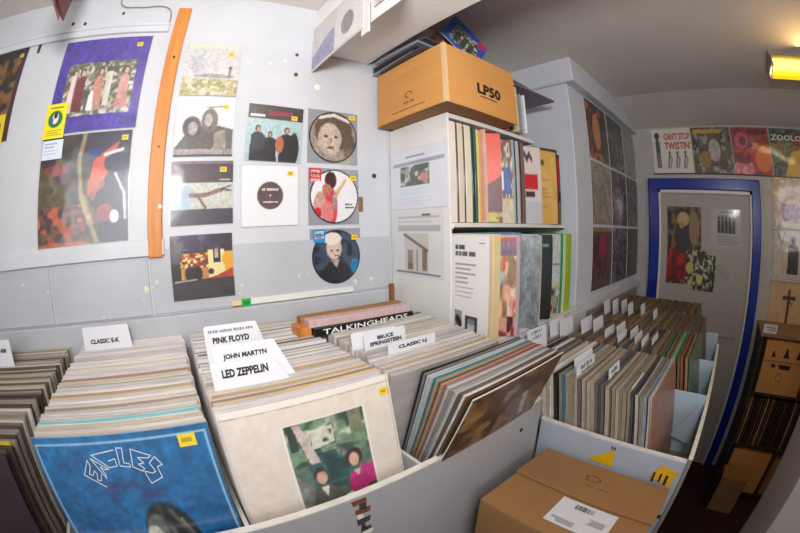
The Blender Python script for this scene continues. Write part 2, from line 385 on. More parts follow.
# wooden strip
r = thing('wooden_strip', 'narrow orange varnished wood batten upright on the back wall', 'batten', (0, W - .001, 0))
T = Matrix.Translation((-.042, 0, .315)) @ Matrix.Rotation(R(0.8), 4, 'Y')
MB().box(-.022, -.014, -.365, .022, 0, .405, T=T).build('batten', 'wood', r, bevel=.002)
for (x, z) in ((-.035, .53), (-.041, .25)): MB().disc(x, z, .004, -.014, .002, 12).build('screw', 'black', r)
MB().disc(-.030, .085, .006, -.014, .003, 16).build('wall_plug', 'white', r)

# ------------------------------------------------------------------ beam and hanging display
struct('trim_8', MB().box(.43, -1.0, .60, .645, W, CZ), 'beam', bevel=.002)
r = thing('display_rail', 'white rail under the beam that holds the hanging singles', 'rail', (.432, 0, 0))
MB().box(0, .45, .60, .012, 1.0, .64).build('rail', 'white', r)
MB().box(-.006, .68, .50, -.002, .715, .789).build('spacer_strip', 'white', r)

# ------------------------------------------------------------------ door wall
d = tag(empty('door_1', (DX, .13, FZ)), kind='structure')
MB().box(-.012, -.38, .0, 0, .34, 1.90).build('door_panel', 'doorp', d, bevel=.002)
DT = 1.948
fr = MB()
for (y0, y1) in ((.355, .43), (-.43, -.36)):
    fr.box(-.045, y0, 0, 0, y1, DT)
fr.box(-.0448, -.43, DT - .075, 0, .43, DT - .0005)
fr.build('door_frame', 'bluepaint', d, bevel=.006)
fr = MB()
for (y0, y1) in ((.340, .358), (-.363, -.345)): fr.box(-.03, y0, 0, -.001, y1, DT - .07)
fr.box(-.03, -.363, DT - .095, -.001, .358, DT - .07)
fr.build('door_stop', 'white', d, bevel=.002)
MB().box(-.018, -.3, .95, -.012, .3, .956).build('panel_joint', 'greyback', d)
struct('trim_9', MB().box(DX - .008, -1.2, .378, DX, .52, .386), 'darkwood')

def door_cover(name, label, p, y, z, wd=.305, ht=.305, **k):
    return hang(name, label, k.pop('cat', 'record'), p, wd, ht, (DX - .002, y, z), rz=-math.pi / 2, **k)
# four LPs above the door
p = Paint(64, base=(232, 226, 216)); p.figure(.14, .12, .8, (60, 50, 46), (70, 66, 66), (40, 34, 32), .055, (120, 116, 112))
for x in (.42, .62, .82): p.line([(x, .42), (x - .03, .25), (x - .05, .12)], .014, (90, 86, 84)).line([(x, .42), (x + .05, .3), (x, .12)], .012, (110, 104, 100)).ell(x, .45, .03, .04, (80, 74, 70))
o = door_cover('record_sleeve', 'white sleeve lettered CAN\'T STOP TWISTIN above the left end of the blue door', p, .355, .385, sleeve=.004)
text("CAN'T STOP", o, .045, .250, .205, .048, -.0062, 'orangeink', bold=.035)
text("TWISTIN'", o, .045, .186, .205, .052, -.0062, 'orangeink', bold=.035)
p = Paint(56, base=(70, 62, 46)); p.blotch([(120, 104, 66), (40, 36, 34), (150, 150, 148), (96, 80, 50)], 9, 3); p.ell(.55, .5, .16, .26, (176, 170, 164)); p.rect(.05, .86, .75, .95, (196, 164, 50)); p.ell(.3, .3, .15, .2, (150, 120, 40)); p.ell(.75, .2, .14, .1, (60, 48, 40))
door_cover('record_sleeve', 'dark olive sleeve with a yellow title bar above the blue door', p, .042, .385, sleeve=.004)
p = Paint(56, base=(168, 20, 30)); p.blotch([(196, 30, 44), (120, 16, 40)], 6, 4); p.ell(.25, .72, .2, .18, (210, 80, 110)); p.ell(.28, .7, .1, .1, (90, 24, 40)); p.ell(.78, .32, .24, .28, (232, 110, 36)); p.rect(.0, .0, .5, .22, (206, 110, 130)); p.blotch([(240, 170, 170)], 14, 8, (0, 0, .45, .25)); p.rect(.45, .85, .95, .95, (84, 14, 26))
door_cover('record_sleeve', 'red and orange sleeve in shiny plastic above the right door post', p, -.272, .385, sleeve=.004)
p = Paint(56, base=(60, 90, 100)); p.blotch([(40, 60, 90), (90, 130, 110), (30, 40, 50)], 8, 5); p.poly([(.3, 0), (1, 0), (1, .62), (.55, .5)], (222, 176, 34)); p.ell(.8, .75, .2, .14, (130, 60, 40))
o = door_cover('record_sleeve', 'blue and yellow sleeve lettered ZOOLO, rightmost of those above the door', p, -.588, .385, sleeve=.004)
text('ZOOLO', o, -.01, .245, .27, .036, -.0062, 'whiteink', bold=.02)
# column of LPs right of the door
p = Paint(56, base=(214, 190, 160)); p.blotch([(230, 206, 170), (200, 170, 140)], 5, 9); p.ell(.45, .3, .3, .2, (190, 150, 170)); p.blotch([(120, 50, 110), (150, 90, 150)], 13, 3, (.2, .12, .9, .48))
door_cover('record_sleeve', 'pale peach sleeve with purple lettering, highest in the column right of the door', p, -.56, .075, sleeve=.004)
p = Paint(56, base=(206, 196, 184)); p.figure(.55, .1, .75, (120, 100, 90), (52, 48, 48), (30, 28, 28), .16, (40, 38, 40)); p.ell(.95, .6, .1, .25, (150, 40, 50)); p.line([(.1, .9), (.2, .7)], .01, (90, 80, 80)).line([(.3, .92), (.22, .66)], .01, (90, 80, 80))
door_cover('record_sleeve', 'pale sleeve showing a dark suited standing figure, right of the door', p, -.56, -.235, sleeve=.004)
p = Paint(56, base=(214, 180, 136)); p.blotch([(222, 190, 146)], 4, 2); p.rect(.5, .14, .56, .78, (74, 38, 26)); p.rect(.38, .62, .70, .68, (74, 38, 26)); p.ell(.39, .65, .04, .05, (74, 38, 26)); p.ell(.69, .65, .04, .05, (74, 38, 26)); p.ell(.53, .78, .04, .05, (74, 38, 26)); p.line([(.53, .6), (.66, .5)], .012, (120, 70, 50))
door_cover('record_sleeve', 'tan sleeve with a dark brown cross, lowest in the column right of the door', p, -.56, -.548, sleeve=.004)
for z, m_ in ((.065, 0), (-.243, 0)):
    tag(MB().box(DX - .022, -1.2, z - .004, DX, -.395, z + .004).build('ledge_strip', 'trim'), kind='structure')
struct('trim_10', MB().prism([(DX - .45, CZ), (DX, .702), (DX, CZ)], 'y', -2.0, PW - .047), 'ceil')
# posters on the door
p = Paint(60, 90, base=(60, 44, 38))
p.blotch([(92, 70, 50), (44, 34, 34), (120, 96, 62)], 7, 11); p.rect(0, .05, .55, .42, (150, 14, 22)); p.blotch([(180, 20, 30), (110, 10, 18)], 6, 6, (0, .05, .55, .45)); p.ell(.4, .62, .22, .24, (50, 46, 58)); p.ell(.4, .84, .16, .1, (190, 160, 116)); p.ell(.36, .76, .07, .05, (170, 120, 80)); p.ell(.68, .72, .14, .24, (140, 116, 78)); p.rect(.86, .3, 1, 1, (170, 160, 150)); p.blotch([(20, 24, 24), (60, 80, 50), (190, 180, 150)], 16, 3, (.5, 0, 1, .45)); p.ell(.6, .22, .12, .08, (196, 180, 90))
hang('poster', 'tall dark red and gold portrait poster taped on the door', 'poster', p, .30, .50, (DX - .013, .275, -.335), rz=-math.pi / 2, t=.002, mt='prtm')
p = Paint(40, base=(34, 40, 34)); p.blotch([(20, 24, 24), (120, 130, 96), (200, 196, 170), (60, 50, 40)], 10, 14)
p.rect(.9, 0, .97, 1, (20, 20, 20)); p.ell(.3, .3, .14, .16, (206, 190, 120))
hang('poster', 'small dark floral leaflet overlapping the foot of the red poster', 'leaflet', p, .17, .23, (DX - .016, .135, -.365), rz=-math.pi / 2, t=.002, mt='prtm')
p = Paint(48, base=(176, 172, 170)); p.rect(.2, .36, .84, .84, (150, 146, 146));
for i, x in enumerate((.26, .38, .5, .62, .74)): p.figure(x, .38, .42, (60, 58, 56), (48, 46, 46), (30, 30, 30), .05)
p.lines(.2, .08, .95, .32, 4, (110, 108, 106), 4); p.rect(.3, .9, .75, .93, (120, 118, 118))
hang('poster', 'grey paper notice with a photo of a group, taped on the door', 'notice', p, .235, .245, (DX - .013, -.025, -.085), rz=-math.pi / 2, t=.0015, mt='prtm')
p = Paint(30, base=(172, 166, 162)); p.blotch([(164, 158, 156)], 6, 1); p.lines(.15, .2, .9, .9, 4, (150, 146, 142), 3)
hang('notice', 'faint blank grey paper slip low on the door', 'notice', p, .14, .12, (DX - .013, .0, -.30), rz=-math.pi / 2, t=.001, mt='prtm')

# ------------------------------------------------------------------ posters on the poster wall (8 LPs in three rows)
def pw(ix, iz, label, p): return hang('record_sleeve', label, 'record', p, .300, .305, (1.615 + .157 + ix * .312, PW - .002, .345 - iz * .322), sleeve=.004)
p = Paint(48, base=(150, 84, 36)); p.blotch([(190, 110, 44), (96, 52, 26), (60, 34, 20)], 6, 21); p.ell(.45, .5, .2, .34, (200, 130, 70)); p.ell(.8, .4, .2, .5, (40, 26, 20))
pw(0, 0, 'amber brown sleeve, top left on the poster wall', p)
p = Paint(48, base=(60, 66, 60)); p.rect(0, .7, 1, 1, (40, 74, 60)); p.blotch([(96, 88, 90), (120, 112, 112), (50, 44, 44)], 7, 22, (0, 0, 1, .7))
pw(1, 0, 'grey sleeve with a dark green upper band, top row of the poster wall', p)
p = Paint(48, base=(146, 138, 132)); p.blotch([(156, 148, 140)], 5, 2); p.ell(.5, .5, .32, .34, (154, 146, 140))
pw(2, 0, 'plain grey sleeve nearest the door, top row of the poster wall', p)
p = Paint(48, base=(150, 138, 118)); p.blotch([(160, 148, 130), (138, 128, 110)], 4, 24)
pw(0, 1, 'plain beige sleeve, middle left on the poster wall', p)
p = Paint(48, base=(44, 38, 38)); p.blotch([(90, 70, 62), (24, 22, 24), (120, 96, 84)], 8, 25)
pw(1, 1, 'dark brown sleeve in the centre of the poster wall', p)
p = Paint(48, base=(72, 70, 70)); p.blotch([(48, 46, 48), (110, 106, 104)], 7, 26)
pw(2, 1, 'charcoal mottled sleeve nearest the door, middle row of the poster wall', p)
p = Paint(48, base=(70, 26, 28)); p.blotch([(120, 36, 44), (50, 20, 22), (90, 60, 50)], 8, 27); p.ell(.5, .7, .22, .2, (150, 40, 66)); p.rect(0, .93, 1, 1, (150, 116, 90))
pw(0, 2, 'dark red sleeve with a tan top edge, bottom left on the poster wall', p)
p = Paint(48, base=(56, 46, 44)); p.blotch([(96, 84, 80), (30, 26, 26), (120, 108, 104)], 8, 28)
pw(1, 2, 'black and grey sleeve, bottom row centre of the poster wall', p)
p = Paint(48, base=(40, 36, 36)); p.blotch([(60, 70, 50), (24, 22, 22)], 8, 29)
pw(2, 2, 'black and green sleeve nearest the door, bottom row of the poster wall', p)

# ------------------------------------------------------------------ LPs and singles on the back wall
# leftmost LP, cut by the frame
p = Paint(56, base=(54, 38, 26)); p.blotch([(96, 70, 30), (30, 20, 18), (130, 90, 40)], 9, 31); p.rect(.93, 0, 1, 1, (60, 24, 44)); p.rect(.0, .88, 1, 1, (24, 20, 22))
r = hang('record_sleeve', 'dark brown and gold LP sleeve at the far left edge of the wall', 'record', p, .305, .31, (-.748, W - .001, .322), price=(.92, .9), sleeve=.003, roll_=R(0))
sticker(r, .10, .04, .06, -.0046, 'yellow', 'advert_sticker', .09)
p = Paint(110, base=(74, 52, 158)); p.blotch([(82, 60, 170), (66, 44, 146)], 5, 32, a=.6)
B = (.12, .16, .90, .72); p.rect(*B, (120, 112, 92)); p.blotch([(206, 198, 184), (70, 66, 56), (150, 140, 120), (96, 92, 70), (214, 206, 196)], 12, 33, B); p.blotch([(90, 96, 70), (226, 220, 206), (60, 58, 48)], 26, 35, B, .6)
for x, c in ((.22, (180, 60, 66)), (.31, (110, 40, 44)), (.52, (198, 142, 122)), (.80, (206, 150, 140))):
    p.figure(x, .2, .46, (214, 176, 150), c, (60, 40, 32), .055)
p.poly([(.42, .2), (.50, .2), (.47, .42), (.44, .4)], (236, 234, 236)); p.poly([(.17, .2), (.24, .2), (.24, .6), (.19, .6)], (220, 216, 210)); p.rect(.6, .24, .66, .6, (214, 210, 196)); p.poly([(.72, .22), (.88, .22), (.84, .42), (.76, .42)], (196, 140, 132))
r = hang('record_sleeve', 'purple LP sleeve with a garden photograph of people, above the dark fiery one', 'record', p, .308, .300, (-.275, W - .001, .313), price=(.88, .90), sleeve=.004, ps=.02)
q = Paint(40, 48, base=(240, 220, 20)); q.ell(.5, .55, .36, .26, (26, 110, 50)); q.ell(.5, .58, .16, .18, (236, 220, 200)); q.ell(.5, .66, .1, .1, (60, 30, 24)); q.ell(.34, .5, .08, .1, (60, 90, 160)); q.lines(.15, .08, .9, .26, 3, (120, 100, 20), 4); q.rect(.2, .86, .8, .9, (130, 110, 20))
s_ = cover_mesh('advert_card', q, .078, .104, .0015, 'prtm', r); s_.location = (-.126, -.0075, -.012); s_['label'] = 'yellow card with a green oval badge'
p = Paint(110, base=(58, 40, 40)); p.blotch([(70, 50, 30), (100, 84, 34), (36, 30, 42)], 6, 34)
p.poly([(0, 0), (.5, 0), (.38, .45), (.0, .75)], (98, 84, 36), .7); p.blotch([(170, 60, 36), (110, 70, 40), (60, 30, 26), (190, 90, 50)], 14, 36, (0, 0, .55, .35)); p.ell(.2, .68, .16, .06, (160, 50, 40), a=.7)
p.poly([(.52, .95), (.5, 1), (1, 1), (1, .0), (.75, 0), (.62, .4)], (40, 34, 60)); p.poly([(.56, .40), (.62, .74), (.88, .90), (.80, .62)], (206, 84, 56)); p.ell(.66, .5, .1, .14, (196, 104, 78), a=.7)
p.ell(.62, .8, .08, .05, (20, 50, 130)); p.ell(.85, .7, .12, .1, (40, 40, 70)); p.line([(.50, .99), (.46, .75), (.50, .45), (.60, .18), (.68, .0)], .022, (150, 132, 92)); p.line([(.52, .4), (.60, .2)], .03, (170, 150, 110)); p.ell(.8, .38, .16, .12, (44, 28, 40)); p.ell(.76, .26, .1, .08, (150, 50, 60)); p.line([(.86, .6), (.96, .42), (.97, .2)], .012, (200, 204, 220)); p.line([(.74, .78), (.92, .82)], .014, (220, 224, 232)); p.ell(.86, .22, .05, .06, (226, 226, 236))
r = hang('record_sleeve', 'dark LP sleeve with an orange fiery scene, under the purple one', 'record', p, .308, .303, (-.282, W - .001, .003), price=(.93, .93), sleeve=.004, ps=.02)
q = Paint(30, 24, base=(214, 222, 232)); q.lines(.08, .2, .95, .9, 4, (150, 160, 176), 2)
s_ = cover_mesh('advert_card', q, .075, .055, .0015, 'prtm', r); s_.location = (-.113, -.0085, .238); s_['label'] = 'pale blue printed slip'

S7 = .178
def single(label, p, x, z, price=(.86, .85), slm='clear', sl=.003, rl=0, name='single_sleeve', wd=S7):
    return hang(name, label, 'single', p, wd, S7, (x, W - .001, z), price=price, sleeve=sl, roll_=rl, slm=slm, ps=.020)
p = Paint(56, base=(206, 204, 202)); p.rect(0, 0, 1, .32, (190, 186, 150)); p.blotch([(150, 140, 80), (210, 206, 180), (170, 160, 100)], 12, 41, (0, 0, 1, .3)); p.ell(.55, .36, .4, .04, (150, 148, 146)); p.ell(.25, .6, .2, .3, (186, 186, 192), soft=.6); p.line([(.84, .38), (.84, .5)], .015, (90, 88, 86)); p.ell(.84, .53, .03, .04, (80, 76, 74)); p.rect(0, .92, 1, 1, (226, 214, 196))
single('pale landscape single sleeve, top of the column beside the wood batten', p, .092, .408, (.82, .80))
p = Paint(56, base=(222, 218, 222)); p.poly([(0, .12), (1, .12), (1, .45), (.55, .55), (.25, .45)], (92, 84, 80)); p.ell(.28, .48, .17, .2, (80, 74, 74)); p.ell(.3, .46, .09, .12, (170, 162, 158)); p.ell(.58, .6, .15, .22, (110, 98, 94)); p.ell(.56, .6, .07, .12, (186, 176, 170)); p.poly([(.65, 0), (.9, 0), (.85, .45), (.68, .4)], (150, 140, 128)); p.line([(.5, .82), (.8, .85)], .012, (140, 134, 134)); p.rect(0, 0, 1, .12, (160, 150, 146)); p.rect(0, .0, 1, .02, (30, 30, 34))
single('sepia single sleeve of two heads close together, second in the column beside the batten', p, .093, .222, (.84, .84))
p = Paint(56, base=(200, 202, 190)); p.rect(0, .66, 1, 1, (74, 50, 56)); p.rect(0, 0, 1, .24, (58, 50, 62)); p.poly([(0, .24), (.3, .24), (.42, .5), (.28, .62), (0, .6)], (170, 188, 204)); p.poly([(.28, .5), (.6, .5), (.85, .58), (.83, .5), (.55, .42), (.3, .42)], (132, 96, 80)); p.line([(.82, .54), (.96, .6)], .01, (60, 40, 36)).line([(.82, .54), (.97, .52)], .01, (60, 40, 36)).line([(.44, .44), (.56, .26)], .018, (104, 74, 62)); p.rect(0, .96, 1, 1, (120, 104, 120)); p.rect(.78, .69, .96, .71, (210, 200, 200))
single('single sleeve showing an outstretched arm between dark bands, third beside the batten', p, .094, .030, (.84, .86), wd=.186)
p = Paint(84, base=(46, 34, 44)); p.rect(0, .32, 1, .72, (226, 170, 50)); p.rect(0, .32, .16, .72, (40, 24, 18)); p.rect(.18, .32, .6, .68, (206, 130, 60)); p.ell(.36, .40, .15, .16, (34, 20, 18)); p.blotch([(200, 40, 30), (250, 230, 150), (120, 40, 20)], 16, 43, (.15, .5, .6, .72)); p.rect(.60, .32, .86, .75, (240, 226, 160)); p.rect(.68, .55, .8, .9, (30, 26, 30)); p.rect(.71, .62, .77, .78, (190, 170, 150)); p.poly([(.6, .32), (1, .32), (1, .46), (.75, .36)], (190, 50, 30)); p.ell(.92, .6, .1, .12, (240, 170, 20)); p.ell(.64, .42, .05, .05, (60, 30, 20)); p.rect(0, 0, 1, .3, (58, 50, 50)); p.blotch([(90, 60, 110), (120, 116, 140)], 4, 44, (0, .76, .8, 1), .5); p.line([(.05, .29), (.4, .31)], .008, (200, 190, 180))
single('single sleeve of a bright yellow and red building front, lowest beside the batten', p, .090, -.175, None, wd=.186)
p = Paint(64, base=(176, 200, 206)); p.rect(0, .74, 1, 1, (60, 46, 48)); p.rect(.35, .82, .8, .9, (150, 40, 60)); p.rect(.04, .78, .3, .82, (220, 214, 214)); p.rect(0, .97, 1, 1, (34, 28, 30))
for x, h in ((.2, .62), (.42, .52), (.72, .62)): p.figure(x, 0, h, (206, 150, 120), (34, 30, 34), (46, 28, 24), .13)
p.rect(.12, .2, .34, .45, (50, 54, 62)); p.ell(.6, .3, .08, .16, (190, 110, 80)); p.ell(.86, .25, .1, .3, (26, 24, 28))
r = single('single sleeve with three dark haired band members under a black strip', p, .309, .208, (.84, .80), rl=R(2.0))
p = Paint(72, base=(238, 236, 240)); p.ell(.5, .5, .235, .235, (92, 66, 64), soft=.05); p.ell(.5, .5, .02, .02, (230, 226, 226), soft=.5)
r = single('white single sleeve with a brown label showing in its centre hole', p, .302, .017, (.86, .87))
smudge(r, 0, .107, .05, .008, -.0055, 'whiteink', seed=3)
smudge(r, 0, .070, .045, .005, -.0055, 'whiteink', seed=4)
# picture discs in clear sleeves
def picdisc(label, paint, x, z, price, st=None):
    r = thing('picture_disc', label, 'record', (x, W - .001, z))
    MB().box(-.090, -.0016, 0, .090, -.0004, .180).build('plastic_sleeve', 'haze', r)
    p = Paint(72); paint(p); p.mix((np.hypot(p.U - .5, p.V - .5) > .478), (26, 24, 26)); p.mix((np.hypot(p.U - .5, p.V - .5) < .016), (210, 206, 204))
    o = cover_mesh('disc', p, .172, .172, .0025, 'prt', r, edge=(22, 22, 24), disc=True); o.location = (0, -.0018, .004)
    sticker(r, price[0], price[1], .022, -.0052)
    if st:
        s_ = sticker(r, st[0], st[1], .040, -.0056, st[2], 'advert_sticker', .040)
        for k, wds in enumerate(st[3]): text(wds, s_, st[0], st[1] + .010 - k * .014, .030, .009, -.0066, 'whiteink', bold=.02)
    return r
def pd1(p):
    p.A[:] = (150, 138, 130); p.ell(.5, .62, .42, .42, (92, 78, 70)); p.ell(.42, .45, .26, .34, (190, 172, 158)); p.ell(.34, .5, .05, .03, (70, 56, 50)); p.ell(.54, .5, .05, .03, (70, 56, 50)); p.ell(.44, .28, .08, .03, (140, 90, 84)); p.line([(.2, .86), (.5, .94), (.82, .84)], .03, (220, 212, 206)); p.ell(.84, .3, .14, .3, (96, 82, 74)); p.line([(.45, .46), (.44, .38)], .012, (130, 110, 100))
def pd2(p):
    p.A[:] = (228, 224, 228); p.ell(.38, .3, .19, .42, (206, 60, 80)); p.ell(.2, .3, .14, .3, (196, 150, 140)); p.ell(.36, .2, .12, .22, (216, 120, 120)); p.ell(.42, .8, .13, .17, (66, 36, 36)); p.ell(.34, .62, .1, .12, (176, 110, 90)); p.poly([(.5, .56), (.72, .84), (.76, .80), (.56, .5)], (214, 170, 140)); p.ell(.5, .4, .05, .2, (150, 130, 130)); p.ell(.15, .2, .08, .1, (200, 20, 40))
def pd3(p):
    p.A[:] = (44, 52, 70); p.blotch([(30, 36, 48), (60, 72, 92)], 5, 47); p.ell(.45, .66, .17, .22, (206, 182, 168)); p.ell(.42, .84, .2, .12, (226, 214, 206)); p.ell(.4, .62, .03, .02, (60, 40, 40)); p.ell(.52, .62, .03, .02, (60, 40, 40)); p.ell(.5, .52, .05, .02, (150, 60, 60)); p.ell(.5, .2, .3, .26, (36, 38, 46)); p.ell(.88, .3, .1, .16, (30, 120, 170)); p.poly([(.36, .45), (.56, .45), (.5, .3)], (170, 150, 140))
r = picdisc('picture disc with a sepia face, highest of the three in clear sleeves', pd1, .512, .210, (.066, .163))
r = picdisc('picture disc with a red and pink dressed figure on white, red sticker at its corner', pd2, .516, .014, (.066, .150), (-.068, .158, 'redst', ('LIMITED', 'VINYL', 'EDITION')))
smudge(r, .050, .065, .026, .006, -.0060, 'ink', seed=5); smudge(r, .054, .055, .034, .006, -.0060, 'ink', seed=6)
r = picdisc('dark blue picture disc of a blonde person, blue sticker at its corner', pd3, .519, -.178, (.066, .150), (-.060, .158, 'bluest', ('LIMITED', 'EDITION')))
r = thing('green_tag', 'small green tag beside the white strip under the building front single', 'tag', (.212, W - .012, -.199))
MB().box(-.014, -.004, -.010, .014, 0, .013).build('tag', 'green', r); text('10', r, 0, .0015, .014, .012, -.0052, 'ink')
MB().box(-.045, -.003, -.004, -.014, 0, .012).build('tape_end', 'cream', r)
tag(MB().box(.607, W - .003, .055, .622, W - .001, .105).build('brown_tape', 'cardedge'), 'little brown tape piece beside the red and pink picture disc', 'tape')

# singles hanging on the rail left of the beam
def rail_single(label, p, y, z, tilt=0):
    return hang('single_sleeve', label, 'single', p, .158, .178, (.428, y, z), rz=-math.pi / 2, tilt=0, t=.003, sleeve=.002)
p = Paint(48, base=(216, 206, 206)); p.poly([(0, 0), (1, .0), (1, .65), (.0, .30)], (150, 144, 176)); p.blotch([(226, 200, 196), (206, 214, 220)], 6, 51, (0, .55, 1, 1), .7); p.rect(0, 0, 1, .06, (214, 208, 206))
rail_single('lilac and pink single sleeve nearest the back wall, hanging from the beam', p, .948, .522)
p = Paint(48, base=(226, 220, 218)); p.ell(.45, .42, .24, .24, (140, 132, 128), soft=.1); p.rect(0, 0, 1, .05, (206, 200, 196))
rail_single('white single sleeve with a grey centre hole, hanging from the beam', p, .785, .522)
p = Paint(56, base=(238, 234, 228)); p.poly([(.1, .5), (1, .5), (1, 1), (.1, 1)], (240, 176, 96)); p.poly([(.1, .22), (.95, .22), (.95, .36), (.1, .36)], (140, 74, 50)); p.ell(.55, .6, .3, .2, (246, 200, 120))
r = rail_single('white and orange single sleeve with a brown title band, nearest on the beam', p, .590, .522)
text('BRITISH', r, -.01, .052, .10, .018, -.0045, 'whiteink', bold=.02)
# sleeve hanging at the upper left
r = thing('single_sleeve', 'dark red single sleeve corner hanging at the upper left', 'single', (-.35, .64, .505), rz=-math.pi / 2)
mb = MB(); mb.prism([(-.09, 0), (.09, 0), (.09, .18), (-.09, .18)], 'y', 0, .004); mb.build('cover', mat('dark_red_print', (96, 22, 28), .4, .3, 20), r)
MB().prism([(-.088, .002), (.088, .002), (.10, .18), (-.10, .18)], 'y', -.014, -.011).build('insert', mat('pink_print', (206, 140, 140), .4, .15, 20), r)

MB().box(-.003, -.006, .17, .003, -.003, .285).build('hanging_wire', 'black', r)
# ------------------------------------------------------------------ record sleeves: one mesh, coloured per object
def sleeve_mesh(name, t, hh=.313, ww=.315):
    mb = MB(); a = t / 2
    # two card faces with the open mouth between them on top and a folded spine on the left
    mb.box(-ww / 2, -a, 0, ww / 2, -a * .45, hh, 0)
    mb.box(-ww / 2, a * .45, 0, ww / 2, a, hh, 0)
    mb.box(-ww / 2 + .002, -a * .45, .001, ww / 2 - .004, a * .45, hh - .004, 1)
    mb.box(-ww / 2 + .0005, -a * .3, hh - .0035, ww / 2 - .01, a * .25, hh - .0012, 1)
    me = bpy.data.meshes.new(name); me.from_pydata(mb.v, [], mb.f); me.materials.append(M['slv']); me.materials.append(M['slvin'])
    me.polygons.foreach_set('material_index', mb.mi); me.update(); return me
SM = [sleeve_mesh('record_sleeve', t) for t in (.0078, .0090, .0100)]
def rec(x, y, z, lean, rz, col, label, group, ti=None, s=1.0, ry=0):
    o = bpy.data.objects.new('record_sleeve', SM[random.randrange(3) if ti is None else ti]); C.objects.link(o)
    o.location = (x, y, z); o.rotation_euler = (Matrix.Rotation(rz, 4, 'Z') @ Matrix.Rotation(ry, 4, 'Y') @ Matrix.Rotation(lean, 4, 'X')).to_euler()
    o.scale = (1, s, 1); o.color = s2l(col) + (1,)
    tag(o, label, 'record', group); return o
PALE = [(208, 198, 193), (216, 210, 205), (198, 191, 187), (206, 194, 180), (192, 187, 183), (212, 203, 198), (182, 174, 170), (203, 197, 199), (200, 186, 166), (188, 180, 177)]
DARKER = [(150, 120, 96), (120, 130, 140), (98, 88, 84), (176, 150, 116), (140, 128, 120), (160, 168, 160)]
def bunch(n, x, y0, y1, z, l0, l1, label, group, pdark=.12, pal=PALE, special={}, xr=.004, zr=.003, dk=DARKER):
    for i in range(n):
        f = i / max(1, n - 1)
        col = random.choice(dk) if random.random() < pdark else random.choice(pal)
        lab, grp = label, group
        if i in special: col, lab = special[i]; grp = None
        rec(x + random.uniform(-xr, xr), y0 + (y1 - y0) * f, z + random.uniform(0, zr), l0 + (l1 - l0) * f + R(random.uniform(-.5, .5)),
            R(random.uniform(-.5, .5)), col, lab, grp)
BZ = -.572
Lb = -R(13)
bunch(50, -.508, .372, .935, BZ, Lb, -R(10), 'worn pale sleeve packed in the leftmost bin, cut by the picture edge', 'sleeves in the leftmost bin', .28,
      [(186, 176, 158), (172, 164, 150), (196, 188, 176), (150, 142, 124), (138, 130, 118)],
      {3: ((214, 190, 40), 'sleeve with a yellow spine in the leftmost bin'), 0: ((44, 28, 38), 'dark purple black front sleeve of the leftmost bin')}, dk=[(60, 46, 40), (90, 76, 60), (110, 100, 90), (70, 60, 56)], xr=.007)
bunch(50, -.149, .450, .935, BZ, -R(8.5), -R(11), 'pale edged sleeve packed in the bin behind the blue sleeve', 'sleeves behind the blue sleeve', .05, PALE,
      {4: ((110, 190, 196), 'pale turquoise edged sleeve a little behind the blue sleeve'), 9: ((150, 140, 130), 'greyish brown sleeve in the bin behind the blue sleeve')})
bunch(50, .189, .450, .935, BZ, -R(13), -R(10), 'pale edged sleeve packed in the bin behind the white sleeve', 'sleeves behind the white sleeve with a photograph', .08, PALE,
      {3: ((214, 176, 122), 'tan cardboard sleeve just behind the white sleeve with a photograph')})
# third bin: fans from leaning forward (front) to leaning back
def bin3():
    n = 46
    fr_ = {0: ((104, 76, 50), 'brown front sleeve of the third bin'), 1: ((214, 210, 206), 'white sleeve behind the brown front sleeve of the third bin'),
           9: ((176, 28, 84), 'crimson edged sleeve in the front half of the third bin'), 14: ((40, 132, 150), 'teal edged sleeve in the front half of the third bin'),
           16: ((186, 196, 204), 'pale blue edged sleeve near the teal one'), 17: ((30, 60, 80), 'dark blue edged sleeve near the teal one'),
           19: ((24, 24, 28), 'black sleeve in the middle gap of the third bin')}
    for i in range(n):
        front = i < 20
        if front:
            f = i / 19; top = .362 + f * .115; base = .484 + f * .085; x = .563
            lab, grp, pal, pd = 'mixed colour sleeve tipped forward in the front half of the third bin', 'sleeves tipped forward in the third bin', [(196, 190, 186), (150, 140, 136), (210, 200, 190), (112, 104, 104), (176, 164, 160)], .35
        else:
            f = (i - 20) / 25; top = .505 + f * .50; base = .585 + f * .35; x = .512 + .03 * f
            lab, grp, pal, pd = 'pale edged sleeve in the back half of the third bin', 'sleeves in the back half of the third bin', PALE, .14
        lean = math.asin((base - top) / .313)
        col = random.choice(DARKER) if random.random() < pd else random.choice(pal)
        if i in fr_: (col, lab), grp = fr_[i], None
        rec(x + random.uniform(-.004, .004), base, BZ + random.uniform(0, .003) + (.0 if not front else .004), lean, R(random.uniform(-.6, .6)), col, lab, grp, 0 if front else None, .56 if front else .95)
bin3()
# brown front cover of the third bin
p = Paint(64, base=(98, 70, 44)); p.blotch([(130, 92, 54), (70, 48, 32), (150, 112, 66), (84, 58, 40)], 7, 61); p.poly([(.45, .35), (.9, .35), (.85, .8), (.5, .75)], (130, 104, 100), .6); p.poly([(.62, .78), (.68, .78), (.8, .5), (.74, .5)], (200, 190, 186), .6)
r = thing('record_sleeve', 'glossy brown camouflage patterned sleeve at the very front of the third bin', 'record', (.563, .472, BZ + .006), rx=math.asin((.474 - .352) / .313)); cover_mesh('cover', p, .315, .313, .003, 'prt', r)

